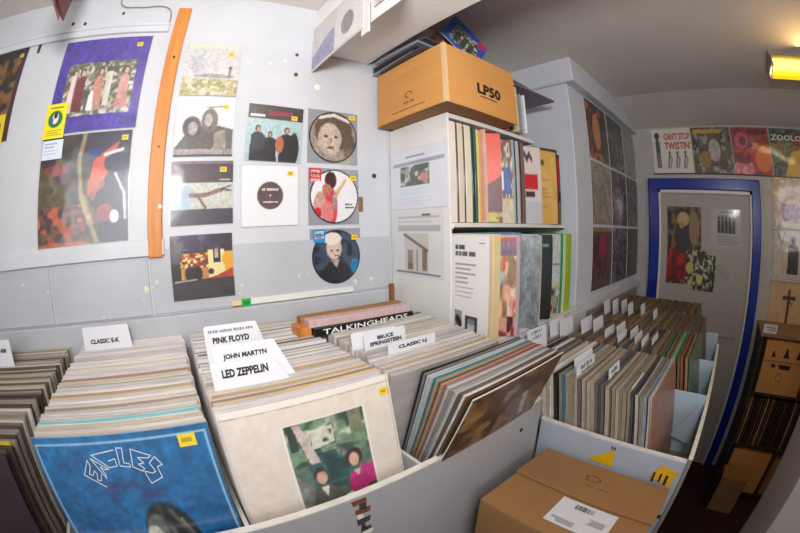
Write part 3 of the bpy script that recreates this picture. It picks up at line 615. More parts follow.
# ---- front covers
p = Paint(110, base=(2, 98, 156)); p.blotch([(4, 108, 168), (2, 88, 142)], 4, 62, a=.7)
for a_ in ((.02, .0, .02, .965), (.02, .965, .98, .965), (.98, .0, .98, .965)): p.line([(a_[0], a_[1]), (a_[2], a_[3])], .005, (150, 196, 226))
p.ell(.62, .36, .16, .27, (26, 30, 32)); p.ell(.56, .36, .09, .20, (104, 110, 104)); p.ell(.52, .40, .05, .08, (196, 192, 180)); p.line([(.66, .56), (.74, .32)], .010, (80, 84, 82)); p.line([(.60, .60), (.62, .3)], .008, (60, 64, 62)); p.line([(.70, .50), (.76, .3)], .006, (120, 120, 112))
p.blotch([(66, 60, 120)], 12, 8, (.36, .64, .70, .76), .6)
r = thing('record_sleeve', 'bright blue LP sleeve with a white outlined logo, front of the second bin', 'record', (-.146, .437, BZ + .002), rx=-R(8), rz=R(0))
cover_mesh('cover', p, .315, .315, .004, 'prt', r, edge=(120, 170, 210))
sticker(r, .121, .293, .028, -.0048)
# the zig-zag logo: outlined letters on an arch
def arch_logo(parent):
    mb = MB(); cx, cz, rad = -.002, .212, .050
    def A(u, v):                                   # u along the arch -1..1, v height 0..1
        a = R(90 - u * 62); rr = rad + v * .028; return (cx + rr * 1.12 * math.cos(a), cz + rr * math.sin(a) - .0)
    def stroke(pts, wd=.0013):
        q = [A(*t_) for t_ in pts]
        for (x1, z1), (x2, z2) in zip(q, q[1:]):
            L = math.hypot(x2 - x1, z2 - z1); ang = math.atan2(z2 - z1, x2 - x1)
            T = Matrix.Translation((x1, -.0052, z1)) @ Matrix.Rotation(-ang, 4, 'Y')
            mb.box(-wd / 2, 0, -wd / 2, L + wd / 2, .0006, wd / 2, T=T)
    stroke([(-1.0, -.35), (-.92, .95), (-.60, 1.15), (-.66, .85), (-.84, .7), (-.83, .5), (-.7, .55), (-.72, .35), (-.88, .2), (-.86, 0), (-.66, .15)])   # E
    stroke([(-.66, -.2), (-.52, 1.1), (-.36, .1), (-.46, .2), (-.5, .45), (-.56, .0), (-.66, -.2)])                                                      # A
    stroke([(-.02, 1.05), (-.46, 1.2), (-.3, .15), (-.08, .1), (-.06, .55), (-.22, .5)])                                                                  # G
    stroke([(.04, 1.15), (.0, .1), (.28, .05), (.26, .25), (.12, .28), (.14, 1.15), (.04, 1.15)])                                                         # L
    stroke([(.62, 1.15), (.28, 1.15), (.34, .1), (.62, .05), (.62, .25), (.46, .35), (.56, .55), (.42, .75), (.6, .95), (.62, 1.15)])                      # E
    stroke([(.86, 1.05), (.68, 1.2), (.66, .70), (.86, .45), (.84, .25), (.66, .1), (.72, -.05), (1.04, -.30), (1.05, .45), (.82, .75), (.86, 1.05)])                                                             # S
    mb.build('lettering', mat('pale_logo_ink', (226, 236, 240), .5, .02), parent)['label'] = 'white outlined arched lettering'
arch_logo(r)
MB().box(-.159, -.0078, -.001, .160, -.0070, .318).build('plastic_sleeve', 'clear', r)

p = Paint(150, base=(226, 214, 200)); p.rect(0, .965, 1, 1, (236, 228, 218)); p.line([(0, .962), (1, .962)], .003, (180, 164, 146)); p.line([(0.985, 0), (.985, 1)], .003, (196, 184, 170))
B = (.285, .10, .755, .80)
p.rect(B[0] - .015, B[1] - .015, B[2] + .015, B[3] + .015, (238, 232, 222)); p.rect(*B, (84, 108, 88))
p.blotch([(60, 80, 66), (140, 150, 130), (190, 190, 170), (50, 70, 60), (110, 140, 110)], 14, 71, (B[0], .5, B[2], B[3]))
p.blotch([(28, 80, 74), (36, 92, 86), (20, 60, 58)], 6, 72, (.38, .26, .66, .56)); p.rect(.30, .62, .345, .8, (46, 50, 46)); p.poly([(.33, .8), (.37, .8), (.45, .50), (.39, .50)], (196, 176, 172)); p.poly([(.40, .74), (.56, .74), (.56, .62), (.42, .60)], (206, 206, 190)); p.blotch([(50, 56, 50)], 20, 73, (.42, .64, .55, .72)); p.rect(.66, .64, .74, .8, (120, 124, 96))
p.poly([(.285, .10), (.285, .45), (.38, .30), (.36, .10)], (120, 124, 120))
p.poly([(.32, .10), (.56, .10), (.53, .25), (.44, .33), (.37, .29)], (86, 90, 84)); p.ell(.425, .40, .042, .07, (60, 42, 34)); p.ell(.43, .38, .034, .055, (206, 164, 140)); p.poly([(.41, .31), (.46, .31), (.44, .22)], (226, 222, 216))
p.poly([(.57, .14), (.755, .10), (.755, .36), (.70, .38), (.60, .33)], (180, 30, 110)); p.ell(.645, .46, .055, .075, (44, 28, 26)); p.ell(.64, .44, .035, .055, (216, 170, 148)); p.poly([(.62, .36), (.67, .36), (.65, .30)], (216, 170, 148)); p.poly([(.54, .10), (.60, .10), (.60, .2), (.55, .18)], (214, 206, 210)); p.rect(.70, .10, .755, .2, (60, 60, 66))
A0 = p.A.copy(); p.A[:] = (226, 214, 200); p.rect(0, .965, 1, 1, (236, 228, 218)); p.line([(0, .962), (1, .962)], .003, (180, 164, 146)); p.line([(0.985, 0), (.985, 1)], .003, (196, 184, 170))
nb = (.30, .26, .81, .865); uu = B[0] - .015 + (p.U - nb[0]) / (nb[2] - nb[0]) * (B[2] - B[0] + .03); vv = B[1] - .015 + (p.V - nb[1]) / (nb[3] - nb[1]) * (B[3] - B[1] + .03)
ins = (p.U >= nb[0]) & (p.U <= nb[2]) & (p.V >= nb[1]) & (p.V <= nb[3]); iu = np.clip(np.round(uu * p.n).astype(int), 0, p.n); iv = np.clip(np.round(vv * p.m).astype(int), 0, p.m)
p.A[ins] = A0[iu, iv][ins]
r = thing('record_sleeve', 'white LP sleeve with a square colour photograph of two people, front of its bin', 'record', (.191, .440, BZ + .001), rx=-R(13), rz=R(.6), ry=0)
cover_mesh('cover', p, .315, .315, .004, 'prt', r, edge=(214, 200, 180))
sticker(r, .142, .285, .019, -.0048, name='price_sticker')
MB().box(-.159, -.0078, -.001, .160, -.0070, .318).build('plastic_sleeve', 'clear', r)

# ------------------------------------------------------------------ divider cards
def card_mesh(name, bw, top, tw, skew, h0=.30):
    mb = MB(); mb.prism([(-bw / 2, 0), (bw / 2, 0), (bw / 2, h0), (tw / 2 + skew, top), (-tw / 2, top), (-bw / 2, h0)], 'y', -.0005, .0005)
    return mb
def card(x, y, ztop, wd, label, words, lean=-R(12), h=.36, group=None, rz=0, skew=0, tz=.035, tw=None, th=.017, dx=0, slant=.02, m='paper'):
    r = thing('divider_card', label, 'divider card', (x, y, ztop - h * math.cos(lean)), rx=lean, rz=rz, group=group)
    MB().prism([(-wd / 2, 0), (wd / 2 + slant, 0), (wd / 2 + slant, h - .07), (wd / 2, h - .002), (wd / 2 - .004, h), (-wd / 2 + .004, h), (-wd / 2, h - .004)], 'y', -.0006, .0006).build('card', m, r)
    for k, wds in enumerate(words):
        if wds == '~': smudge(r, dx, h - tz - k * th * 1.4, (tw or [wd * .75] * 9)[k], th, -.0014, 'inkgrey', seed=int(x * 1000)); continue
        text(wds, r, dx, h - tz - k * th * 1.35, (tw or [wd * .75] * 9)[k], th, -.0014, 'ink', bold=.045)
    return r
card(-.217, .885, -.205, .142, 'white divider card lettered CLASSIC E-K in the second bin', ['CLASSIC E-K'], lean=-R(11), tz=.038, tw=[.090], th=.012, slant=.008, dx=-.004)
card(.112, .665, -.184, .118, 'hindmost white divider card in the bin behind the white sleeve with a photograph', ['~'], lean=-R(12), tz=.012, tw=[.10], th=.006, slant=.02)
card(.108, .645, -.196, .112, 'white divider card lettered in two short words, second from the back of its bin', ['PINK FLOYD'], lean=-R(12), tz=.014, tw=[.080], th=.013, slant=.03)
card(.116, .540, -.194, .120, 'white divider card half hidden behind the nearest large card', ['JOHN MARTYN'], lean=-R(14), tz=.022, tw=[.085], th=.012, slant=.03)
card(.104, .520, -.219, .118, 'nearest and largest white divider card, just behind the white sleeve with a photograph', ['LED ZEPPELIN'], lean=-R(14), tz=.020, tw=[.088], th=.015, slant=.04, dx=.004)
card(.415, .605, -.226, .115, 'hidden rear card of the white pair in the third bin', [], lean=-R(9), slant=.0, rz=R(-4))
card(.440, .590, -.226, .115, 'front card of the white pair in the third bin, with two lines of lettering', ['BRUCE', 'SPRINGSTEEN'], lean=-R(9), tz=.014, tw=[.045, .088], th=.009, slant=.0, rz=R(2))
card(.475, .585, -.240, .135, 'white divider card lettered CLASSIC I-J in the third bin', ['CLASSIC I-J'], lean=-R(1), tz=.013, tw=[.080], th=.011, slant=.0, rz=R(1))
card(-.565, .80, -.200, .10, 'white divider card cut by the left edge, in the leftmost bin', ['A-BB'], lean=-R(11), tz=.026, tw=[.04], th=.010, slant=.008, dx=.015)

# box sets lying across the third bin
def flat_set(label, loc, rz, w_, d_, h_, m, words=None, wm='whiteink', wd=.2, th=.014, wx=0, m2='paper'):
    r = thing('box_set', label, 'box set', loc, rz=rz)
    MB().box(-w_ / 2, -d_ / 2, 0, w_ / 2, d_ / 2, h_).build('case', m, r, bevel=.001)
    if words: text(words, r, wx, h_ / 2, wd, th, -d_ / 2 - .001, wm, bold=.015)
    return r
z0 = -.2625
flat_set('black box set with large white capital lettering along its edge, lying on the third bin', (.490, .820, z0), R(1), .315, .040, .019, 'black', 'TALKINGHEADS', wd=.27, th=.014)
flat_set('pink spined box set lying on top of the black one', (.482, .8265, z0 + .0195), R(-1), .315, .035, .020, mat('pink_spine', (206, 176, 176), .5, .25, 40, stretch=(20, 1, 1)), None)
smudge(r, -.04, .011, .20, .008, -.0185, 'redst', seed=8); smudge(r, .10, .011, .05, .008, -.0185, 'ink', seed=9)
flat_set('tan box set standing just behind the pink and black ones', (.478, .862, z0 + .0), R(1), .325, .030, .042, 'carddark')
tag(MB().box(.298, .812, z0, .330, .872, z0 + .024).build('wood_block', 'wood'), 'small orange wood block beside the pile of box sets', 'block')
tag(MB().box(.700, .985, -.262, .714, .999, -.19).build('wooden_post', 'bracket'), 'short brown wooden post in the corner by the shelf unit', 'post')

# ------------------------------------------------------------------ record rack (bins one to three)
r = thing('record_rack', 'long grey and white wooden record rack under the back wall', 'rack', (0, .62, FZ))
mb = MB(); mb.box(-.345, -.20, .90, .775, -.188, 1.158, 0); o = mb.build('front_board', 'plank', r, bevel=.001)
MB().box(-.345, -.2005, 1.158, .775, -.1875, 1.1610).build('board_edge', 'plankedge', r)
MB().box(-1.0, -.300, .90, -.346, -.288, 1.130).box(-.357, -.2875, .90, -.346, -.188, 1.130).build('side_bin_board', 'plank', r)
MB().box(-1.0, -.287, 1.010, -.358, -.189, 1.0255).build('side_bin_base', 'greyback', r)
MB().box(-1.0, -.192, 0, .775, -.180, .892).build('lower_board', 'plank', r)
MB().box(-1.0, -.188, 1.010, .775, .375, 1.0255).build('base_board', 'greyback', r)
for x in (-.337, .020, .3785): MB().box(x - .004, -.186, 1.027, x + .004, .30, 1.148 if x < .3 else 1.143).build('divider', 'white', r)
MB().box(.763, -.186, 1.027, .775, .10, 1.150).build('end_panel', 'bluebin_in', r)
MB().box(-1.0, .376, 0, .73, .390, 1.30).build('back_board', 'plank', r)
MB().disc(.687, 1.100, .006, -.2002, .0012, 16).build('keyhole', 'black', r)
mb = MB(); rs = random.Random(3)
zz = 1.150
for i in range(11):
    a_, b_ = .212 + rs.uniform(-.010, .006), .230 + rs.uniform(-.006, .010); c_ = rs.uniform(.010, .018)
    mb.prism([(a_, zz - c_), (b_, zz - c_ + rs.uniform(-.004, .006)), (b_ + rs.uniform(-.006, .004), zz), (a_ + rs.uniform(-.004, .006), zz + .001)], 'y', -.2008, -.2003, rs.choice([0, 1, 1, 2])); zz -= c_ * .95
mb.build('torn_tape', ['rust', 'plankedge', 'hole'], r)['label'] = 'torn scuffed tape remnant'

# ------------------------------------------------------------------ far record trough
r = thing('record_trough', 'pale blue and grey record trough running towards the blue door', 'rack', (.79, .2, FZ))
def zc(z): return z - FZ
MB().box(0, -.225, zc(-1.0), .014, .222, zc(-.513)).build('end_panel', 'bluebin', r, bevel=.002)
MB().box(0.0005, -.2245, zc(-.5125), .013, .2215, zc(-.5095)).build('panel_edge', 'plankedge', r)
MB().box(.0, -.238, zc(-1.35), 1.01, -.226, zc(-.502)).build('side_board', 'greyback', r, bevel=.002)
MB().box(.0, -.2385, zc(-.5015), 1.01, -.2255, zc(-.498)).build('board_edge', 'plankedge', r)
MB().box(.0, -.225, zc(-.705), 1.55, .40, zc(-.690)).build('base_board', 'greyback', r)
MB().box(.0, .402, zc(-1.3), 1.55, .410, zc(-.36)).build('back_board', 'greyback', r)
for x in (.325, .665, 1.0): MB().box(x, -.224, zc(-.689), x + .008, .30, zc(-.475 if x < .9 else -.45)).build('divider', 'bluebin_in', r, bevel=.001)
mb = MB(); mb.prism([(-.215, zc(-.64)), (-.215, zc(-.49)), (-.13, zc(-.62))], 'x', .30, .304); mb.build('flap', 'bluebin_in', r)
for mb in (MB().prism([(.055, zc(-.585)), (-.025, zc(-.585)), (-.020, zc(-.532))], 'x', -.001, -.0025), MB().prism([(-.137, zc(-.575)), (-.205, zc(-.595)), (-.213, zc(-.545)), (-.165, zc(-.535))], 'x', -.001, -.0025)):
    o = mb.build('yellow_tape', 'yellow2', r); o['label'] = 'torn yellow tape'
for (y, z, a_, b_) in ((-.150, -.575, .006, .03), (-.170, -.572, .006, .026), (-.188, -.575, .008, .030), (-.01, -.527, .004, .008), (-.018, -.527, .004, .008)): MB().box(-.0036, y - a_ / 2, zc(z) - b_ / 2, -.0028, y + a_ / 2, zc(z) + b_ / 2).build('printed_mark', 'ink', r)

FAR = [(146, 136, 124), (172, 160, 142), (112, 106, 104), (184, 170, 150), (80, 84, 92), (156, 146, 118), (206, 198, 184), (64, 58, 54), (190, 184, 178), (44, 44, 48)]
FZB = -.686
def trough(n, x, y0, y1, label, group, special={}, pal=FAR, pd=.3, zz=FZB):
    for i in range(n):
        f = i / (n - 1); col = random.choice(pal)
        if random.random() < .15: col = random.choice([(60, 86, 110), (196, 190, 180), (120, 60, 48), (66, 120, 96), (40, 38, 40)])
        lab, grp = label, group
        if i in special: col, lab = special[i]; grp = None
        rec(x + random.uniform(-.004, .004), y0 + (y1 - y0) * f, zz + random.uniform(0, .004), -R(13) + R(5) * f + R(random.uniform(-.7, .7)), R(random.uniform(-.8, .8)), col, lab, grp, None, .95)
trough(46, .968, .052, .535, 'mixed sleeve packed in the nearest box of the trough', 'sleeves in the nearest trough box',
       {0: ((150, 112, 92), 'reddish brown front sleeve of the nearest trough box'), 1: ((196, 190, 186), 'white sleeve just behind the cream front sleeve of the trough'), 2: ((150, 158, 170), 'grey blue sleeve third from the front of the nearest trough box'),
        26: ((74, 116, 150), 'blue edged sleeve in the nearest trough box'), 30: ((226, 226, 222), 'bright white edged sleeve in the nearest trough box'), 38: ((236, 236, 236), 'white edged sleeve far back in the nearest trough box')})
trough(34, 1.305, .000, .50, 'brown and grey sleeve packed in the middle of the trough', 'sleeves in the middle trough box',
       {0: ((90, 110, 90), 'green grey front sleeve of the middle trough box'), 2: ((150, 96, 60), 'rust brown sleeve at the front of the middle trough box'), 4: ((120, 200, 170), 'mint edged sleeve near the front of the middle trough box')},
       pal=[(130, 108, 84), (110, 96, 80), (160, 130, 100), (90, 84, 70), (140, 126, 104)])
# beyond that the sleeves are past counting: one packed mass
mb = MB(); rs = random.Random(11); cols = [mat('far_sleeve_%s' % n_, c, .6, .1) for n_, c in (('brown', (120, 92, 66)), ('grey', (108, 102, 96)), ('tan', (150, 118, 84)), ('olive', (96, 96, 70)))]
for x in (1.63, 1.965):
    y = -.0 if x < 1.8 else .05
    while y < .53:
        t_ = rs.uniform(.005, .012); T = Matrix.Translation((x + rs.uniform(-.004, .004), y, FZB)) @ Matrix.Rotation(-R(12) + rs.uniform(-.02, .02), 4, 'X')
        mb.box(-.1575, 0, 0, .1575, t_ * .85, .313 + rs.uniform(0, .006), rs.randrange(4), T=T); y += t_ + .001
tag(mb.build('packed_sleeves', cols), 'brownish record sleeves packed in the far end of the trough near the door', 'records', kind='stuff')
# divider cards of the trough
def tcard(x, y, ztop, label, group=None, wd=.085, words=None, rz=0):
    wd *= 1.25
    return card(x + .02, y, ztop - .030, wd, label, words or [], lean=-R(9), h=.34, group=group, slant=.0, tz=.012, tw=[wd * .6, wd * .5], th=.012, rz=rz)
tcard(.865, .300, -.318, 'white divider card at the front left of the nearest trough box', words=['~', '~'], wd=.10)
tcard(.880, .316, -.305, 'white divider card just behind the front left one in the trough', wd=.10)
tcard(.875, .215, -.318, 'white divider card standing alone in the middle of the nearest trough box', words=['~', '~'], wd=.07)
tcard(.865, .135, -.340, 'white divider card nearest the front sleeve of the trough', words=['~', '~'], wd=.09)
tcard(.92, .505, -.275, 'white divider card behind the brown front sleeve, nearest the shelf', words=['~', '~'], wd=.09)
G = 'divider cards along the back of the trough'
for (x, y, zt) in ((1.10, .53, -.285), (1.14, .51, -.29), (1.22, .46, -.295), (1.27, .43, -.30)):
    tcard(x, y, zt, 'white divider card at the back of the middle trough box', G)
G = 'divider cards in the middle of the trough'
for (x, y, zt) in ((1.22, .36, -.315), (1.27, .33, -.31), (1.20, .30, -.32), (1.26, .27, -.315), (1.22, .24, -.32), (1.21, .21, -.325), (1.25, .18, -.325)):
    tcard(x, y, zt, 'white divider card in the middle trough box', G)
G = 'divider cards near the door end of the trough'
for (x, y, zt) in ((1.56, .50, -.29), (1.60, .47, -.29), (1.62, .43, -.29), (1.60, .39, -.295), (1.66, .34, -.305), (1.60, .26, -.31)):
    tcard(x, y, zt, 'small white divider card near the door end of the trough', G, .07)

# ------------------------------------------------------------------ shelf unit
r = thing('shelf_unit', 'white painted shelf unit built against the pillar', 'shelf unit', (.735, .735, -.46))
zb = .46
MB().box(0, 0, zb - .35, .007, .29, zb + .345).build('side_panel', 'white', r, bevel=.001)
MB().box(.0075, .002, zb + .330, .49, .29, zb + .3445).build('shelf', 'white', r, bevel=.001)
MB().box(.0075, -.005, zb - .006, .71, .29, zb + .012).build('shelf', 'white', r, bevel=.001)
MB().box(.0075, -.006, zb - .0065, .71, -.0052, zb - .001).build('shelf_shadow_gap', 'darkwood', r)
MB().box(.0075, -.10, zb - .350, .71, .29, zb - .336).build('shelf', 'white', r, bevel=.001)
# notices on the side panel
def side_notice(label, p, y, z, wd, ht, roll_=0):
    return hang('notice', label, 'notice', p, wd, ht, (.7345, y, z), rz=-math.pi / 2, roll_=roll_, t=.0015, mt='prtm', sleeve=.004)
p = Paint(64, base=(226, 228, 238)); p.rect(.2, .38, .72, .72, (120, 128, 110)); p.blotch([(70, 78, 60), (206, 206, 206), (150, 170, 160), (90, 96, 80)], 12, 81, (.2, .38, .72, .72)); p.ell(.64, .5, .08, .08, (206, 140, 140)); p.rect(.05, .74, .98, .80, (130, 138, 156), .7); p.rect(.3, .87, .65, .9, (150, 154, 166)); p.rect(.18, .22, .7, .34, (206, 224, 228), .7); p.lines(.1, .06, .9, .2, 3, (206, 210, 218), 3)
side_notice('pale paper notice with a small landscape photograph, upper one on the shelf side', p, .882, .060, .275, .195, R(0))
p = Paint(64, base=(222, 222, 224)); p.lines(.1, .74, .95, .95, 3, (170, 170, 172), 4); p.rect(.1, .70, .95, .76, (160, 160, 164), .7); p.rect(.6, .93, .78, .96, (80, 80, 84)); p.rect(.25, .06, .72, .66, (206, 200, 192)); p.rect(.3, .08, .42, .4, (150, 128, 110)); p.rect(.6, .08, .7, .42, (140, 110, 86)); p.line([(.24, .64), (.7, .40)], .018, (96, 84, 76)); p.line([(.5, .08), (.5, .4)], .012, (110, 120, 128)); p.rect(.3, .08, .42, .2, (110, 96, 70)); p.rect(.05, .02, .95, .05, (110, 116, 122))
side_notice('black and white paper notice with a timber frame photo, lower one on the shelf side', p, .885, -.155, .245, .205)

# records on the upper shelf
def spine(x, y, z, wd, dep, ht, col, label, rz=0, ry=0, group=None, paint=None, name='record_sleeve'):
    r = thing(name, label, 'record', (x, y, z), rz=rz, ry=ry, group=group)
    m = mat('spine_card', col, .5, .10, 14, coat=.2)
    MB().box(0, 0, 0, wd, dep, ht).build('cover', m, r, bevel=.0006)
    return r
UZ = .0135
UP = [  # x, width, colour, description
    (.745, .031, (238, 226, 216), 'thick cream box sleeve, first on the upper shelf'),
    (.778, .006, (90, 70, 60), 'thin brown spined sleeve next to the thick cream one'),
    (.786, .022, (226, 210, 188), 'beige sleeve with a brown line, upper shelf'),
    (.810, .005, (74, 62, 52), 'thin dark sleeve third from left on the upper shelf'),
    (.817, .028, (232, 222, 198), 'wide ivory sleeve pack on the upper shelf'),
    (.848, .010, (26, 60, 52), 'dark green spined sleeve on the upper shelf'),
    (.861, .010, (70, 96, 96), 'grey green spined sleeve on the upper shelf'),
    (.874, .010, (232, 214, 120), 'pale yellow spined sleeve on the upper shelf'),
    (.887, .014, (226, 160, 120), 'peach spined sleeve left of the orange red one')]
for (x, wd, c, lb) in UP: spine(x, .745, UZ, wd, .27, .310 if wd > .02 else .305, c, lb)
spine(.906, .738, UZ, .008, .28, .312, (226, 190, 176), 'pale pink thin spined sleeve beside the orange red one')
# orange-red sleeve pulled out a little and turned
p = Paint(40, base=(226, 84, 56)); p.poly([(0, 0), (1, 0), (1, .52), (0, .32)], (96, 26, 32)); p.rect(0, .06, 1, .10, (190, 160, 60)); p.ell(.5, .03, .4, .03, (180, 190, 40))
r = hang('record_sleeve', 'orange red sleeve turned towards the viewer on the upper shelf', 'record', p, .10, .310, (.952, .770, UZ), rz=R(-44), t=.004, mt='prt')
p = Paint(40, base=(196, 190, 180)); p.blotch([(150, 120, 80), (206, 200, 190), (120, 80, 60)], 8, 91); p.rect(.2, .35, .9, .66, (60, 90, 150)); p.rect(.35, .40, .6, .62, (230, 230, 236)); p.rect(0, 0, 1, .3, (196, 180, 150))
hang('record_sleeve', 'patterned sleeve with a blue patch right of the orange red one', 'record', p, .085, .300, (1.025, .765, UZ), rz=R(-40), t=.004, mt='prt')
for (x, wd, c, lb) in [(1.068, .012, (170, 196, 206), 'pale blue spined sleeve in the middle of the upper shelf'), (1.083, .006, (40, 50, 60), 'thin dark navy sleeve in the middle of the upper shelf'),
                       (1.092, .018, (206, 200, 200), 'grey white sleeve pack in the middle of the upper shelf'), (1.113, .010, (70, 50, 52), 'maroon spined sleeve in the middle of the upper shelf'),
                       (1.126, .020, (130, 104, 100), 'dusky brown sleeve pack on the upper shelf')]:
    spine(x, .742, UZ, wd, .27, .306, c, lb)
p = Paint(40, base=(214, 198, 196)); p.rect(.25, .44, .85, .64, (196, 22, 34)); p.rect(.3, .34, .7, .42, (60, 40, 44)); p.rect(0, 0, 1, .3, (190, 190, 196)); p.line([(.3, .9), (.4, .83), (.5, .9), (.6, .83)], .03, (60, 50, 60))
hang('record_sleeve', 'pinkish white sleeve with a red square on the upper shelf', 'record', p, .10, .302, (1.195, .752, UZ), rz=R(-32), t=.005, mt='prtm')
p = Paint(40, base=(222, 178, 104)); p.blotch([(214, 168, 92)], 5, 3); p.rect(.0, .97, 1, 1, (60, 44, 30)); p.ell(.35, .8, .12, .05, (110, 80, 50)); p.lines(.2, .2, .7, .6, 7, (190, 140, 80), 3); p.rect(.93, 0, 1, 1, (60, 46, 36))
hang('record_sleeve', 'mustard tan sleeve pack with a dark top edge on the upper shelf', 'record', p, .135, .312, (1.295, .742, UZ), rz=R(-22), t=.012, mt='prtm')
spine(1.368, .728, UZ, .010, .27, .310, (236, 230, 220), 'cream thin sleeve right of the mustard tan pack')
p = Paint(30, base=(40, 20, 22)); p.rect(.1, .45, .9, .95, (190, 26, 36)); p.rect(.2, 0, .9, .3, (120, 110, 96))
hang('record_sleeve', 'black and red sleeve near the pillar on the upper shelf', 'record', p, .040, .305, (1.402, .742, UZ), rz=R(-20), t=.005, mt='prtm')
spine(1.424, .735, UZ, .012, .25, .302, (190, 196, 190), 'pale grey green sleeve against the pillar, upper shelf')

# records on the lower shelf, standing proud of the unit
LZ = -.3355
p = Paint(120, base=(232, 228, 226)); p.lines(.58, .42, .86, .76, 8, (130, 128, 128), 6, .3); p.rect(.58, .87, .70, .91, (80, 80, 82)); p.rect(.58, .81, .84, .85, (90, 90, 92)); p.rect(.62, .81, .63, .91, (232, 228, 226)); p.rect(.66, .8, .67, .86, (232, 228, 226)); p.rect(.74, .8, .75, .86, (232, 228, 226)); p.rect(.57, .12, .67, .30, (60, 60, 62)); p.blotch([(150, 150, 150), (40, 40, 42)], 14, 6, (.57, .12, .67, .30)); p.rect(.71, .10, .87, .27, (66, 66, 68)); p.ell(.79, .17, .05, .06, (190, 190, 190)); p.ell(.79, .22, .05, .03, (130, 130, 132)); p.rect(.88, .93, .95, .94, (120, 120, 120))
r = hang('record_sleeve', 'white sleeve with printed text and two small grey photos, first on the lower shelf', 'record', p, .312, .312, (.7505, .752, LZ), rz=-math.pi / 2 - R(2.6), t=.003, mt='prtm')
spine(.7555, .594, LZ, .032, .31, .316, (228, 208, 158), 'thick cream card pack beside the white text sleeve', name='record_sleeve')
def lower(label, p, x, y, wd, rz, ht=.310, t=.004, mt='prt'): return hang('record_sleeve', label, 'record', p, wd, ht, (x, y, LZ), rz=rz, t=t, mt=mt)
p = Paint(56, 90, base=(206, 150, 130)); p.rect(0, .94, 1, .98, (150, 60, 60)); p.rect(0, .80, 1, .94, (120, 90, 110)); p.blotch([(206, 90, 60), (226, 206, 190), (236, 180, 150), (150, 120, 90)], 7, 93, (0, .2, 1, .8)); p.blotch([(150, 40, 50), (70, 30, 36)], 8, 94, (0, 0, 1, .2)); p.ell(.5, .6, .2, .08, (160, 180, 190)); p.rect(0, 0, .08, 1, (30, 26, 28))
lower('colourful pink and orange illustrated sleeve angled on the lower shelf', p, .862, .662, .115, R(-48))
spine(.902, .612, LZ, .012, .29, .312, (206, 180, 184), 'dusty pink thick sleeve on the lower shelf')
spine(.917, .618, LZ + .0, .010, .28, .318, (96, 140, 180), 'blue topped sleeve on the lower shelf')
p = Paint(48, base=(120, 126, 128)); p.blotch([(130, 138, 138), (108, 114, 116)], 4, 95); p.lines(.2, .75, .7, .8, 1, (170, 180, 180), 1)
lower('grey green plain sleeve showing its face on the lower shelf', p, .985, .668, .15, R(-52))
spine(1.032, .622, LZ, .008, .29, .312, (214, 216, 200), 'white edged sleeve right of the grey green one')
spine(1.052, .630, LZ, .012, .29, .306, (60, 46, 34), 'dark brown sleeve on the lower shelf', rz=R(-3))
spine(1.072, .634, LZ, .010, .28, .308, (206, 196, 160), 'cream spined sleeve between brown and black ones')
p = Paint(40, base=(26, 28, 32)); p.rect(.1, .86, .9, .89, (90, 170, 140)); p.blotch([(20, 22, 26)], 4, 4)
lower('black sleeve with a thin green line on the lower shelf', p, 1.125, .672, .10, R(-40))
spine(1.168, .642, LZ, .008, .28, .304, (34, 34, 38), 'thin black sleeve right of the black one with a green line')
p = Paint(48, base=(176, 186, 180)); p.rect(0, .62, 1, .64, (110, 110, 100)); p.blotch([(96, 80, 60), (60, 48, 40), (150, 140, 110)], 7, 96, (0, 0, 1, .35)); p.rect(.0, .36, 1, .4, (190, 180, 140)); p.rect(.0, .9, .15, 1, (40, 130, 110))
lower('grey green picture sleeve on the right of the lower shelf', p, 1.235, .690, .10, R(-36))
spine(1.272, .650, LZ, .008, .28, .312, (34, 150, 96), 'bright green thin sleeve on the lower shelf')
spine(1.288, .652, LZ, .022, .28, .310, (226, 216, 190), 'cream sleeve pack left of the lime green one')
spine(1.332, .655, LZ, .030, .28, .312, (150, 186, 40), 'lime green sleeve at the pillar end of the lower shelf', rz=R(-4))
spine(.80, .755, -.0225, .30, .2, .004, (90, 140, 190), 'blue record laid flat on top of the lower row', name='record_sleeve')

# ------------------------------------------------------------------ cardboard box on top of the shelf unit
r = thing('cardboard_box', 'open orange brown cardboard box marked LP50 on top of the shelf unit', 'box', (.667, .665, .3465), rz=R(0))
bw, bd, bh, tt = .335, .335, .195, .005
MB().box(0, 0, 0, tt, bd, bh).build('side', 'card', r, bevel=.001)
MB().box(tt + .0002, 0, 0, bw, tt, bh - .001).build('side', 'card', r, bevel=.001)
MB().box(bw - tt, tt + .0002, 0, bw, bd, bh).build('side', 'card', r, bevel=.001)
MB().box(tt + .0002, bd - tt, 0, bw - tt - .0002, bd, bh).build('side', 'card', r, bevel=.001)
MB().box(tt + .0002, tt + .0002, 0, bw - tt - .0002, bd - tt - .0002, tt).build('bottom', 'carddark', r)
o = text('LP50', r, .190, .080, .115, .038, -.0008, 'ink', bold=.045)
mb = MB(); mb.box(.145, -.0008, .052, .225, -.0003, .055); mb.build('underline', 'ink', r)
smudge(r, .165, .045, .050, .009, -.0008, 'inkbrown', 'yz', seed=7)
mb = MB()
for i in range(14):
    a_ = 2 * math.pi * i / 14 * .8; mb.box(-.0008, .165 - .016 * math.cos(a_) - .003, .068 + .010 * math.sin(a_), -.0003, .165 - .016 * math.cos(a_) + .003, .070 + .010 * math.sin(a_))
mb.box(-.0008, .09, .022, -.0003, .25, .024); mb.build('emblem', 'inkbrown', r)['label'] = 'small printed curl emblem'
mb = MB(); mb.box(-.0006, -.0006, .0, .010, 0, bh); mb.box(-.0006, 0, 0, 0, .012, bh); mb.build('corner_tape', mat('pale_tape', (222, 190, 140), .3, .05, coat=.4), r)['label'] = 'pale shiny tape along the corner'
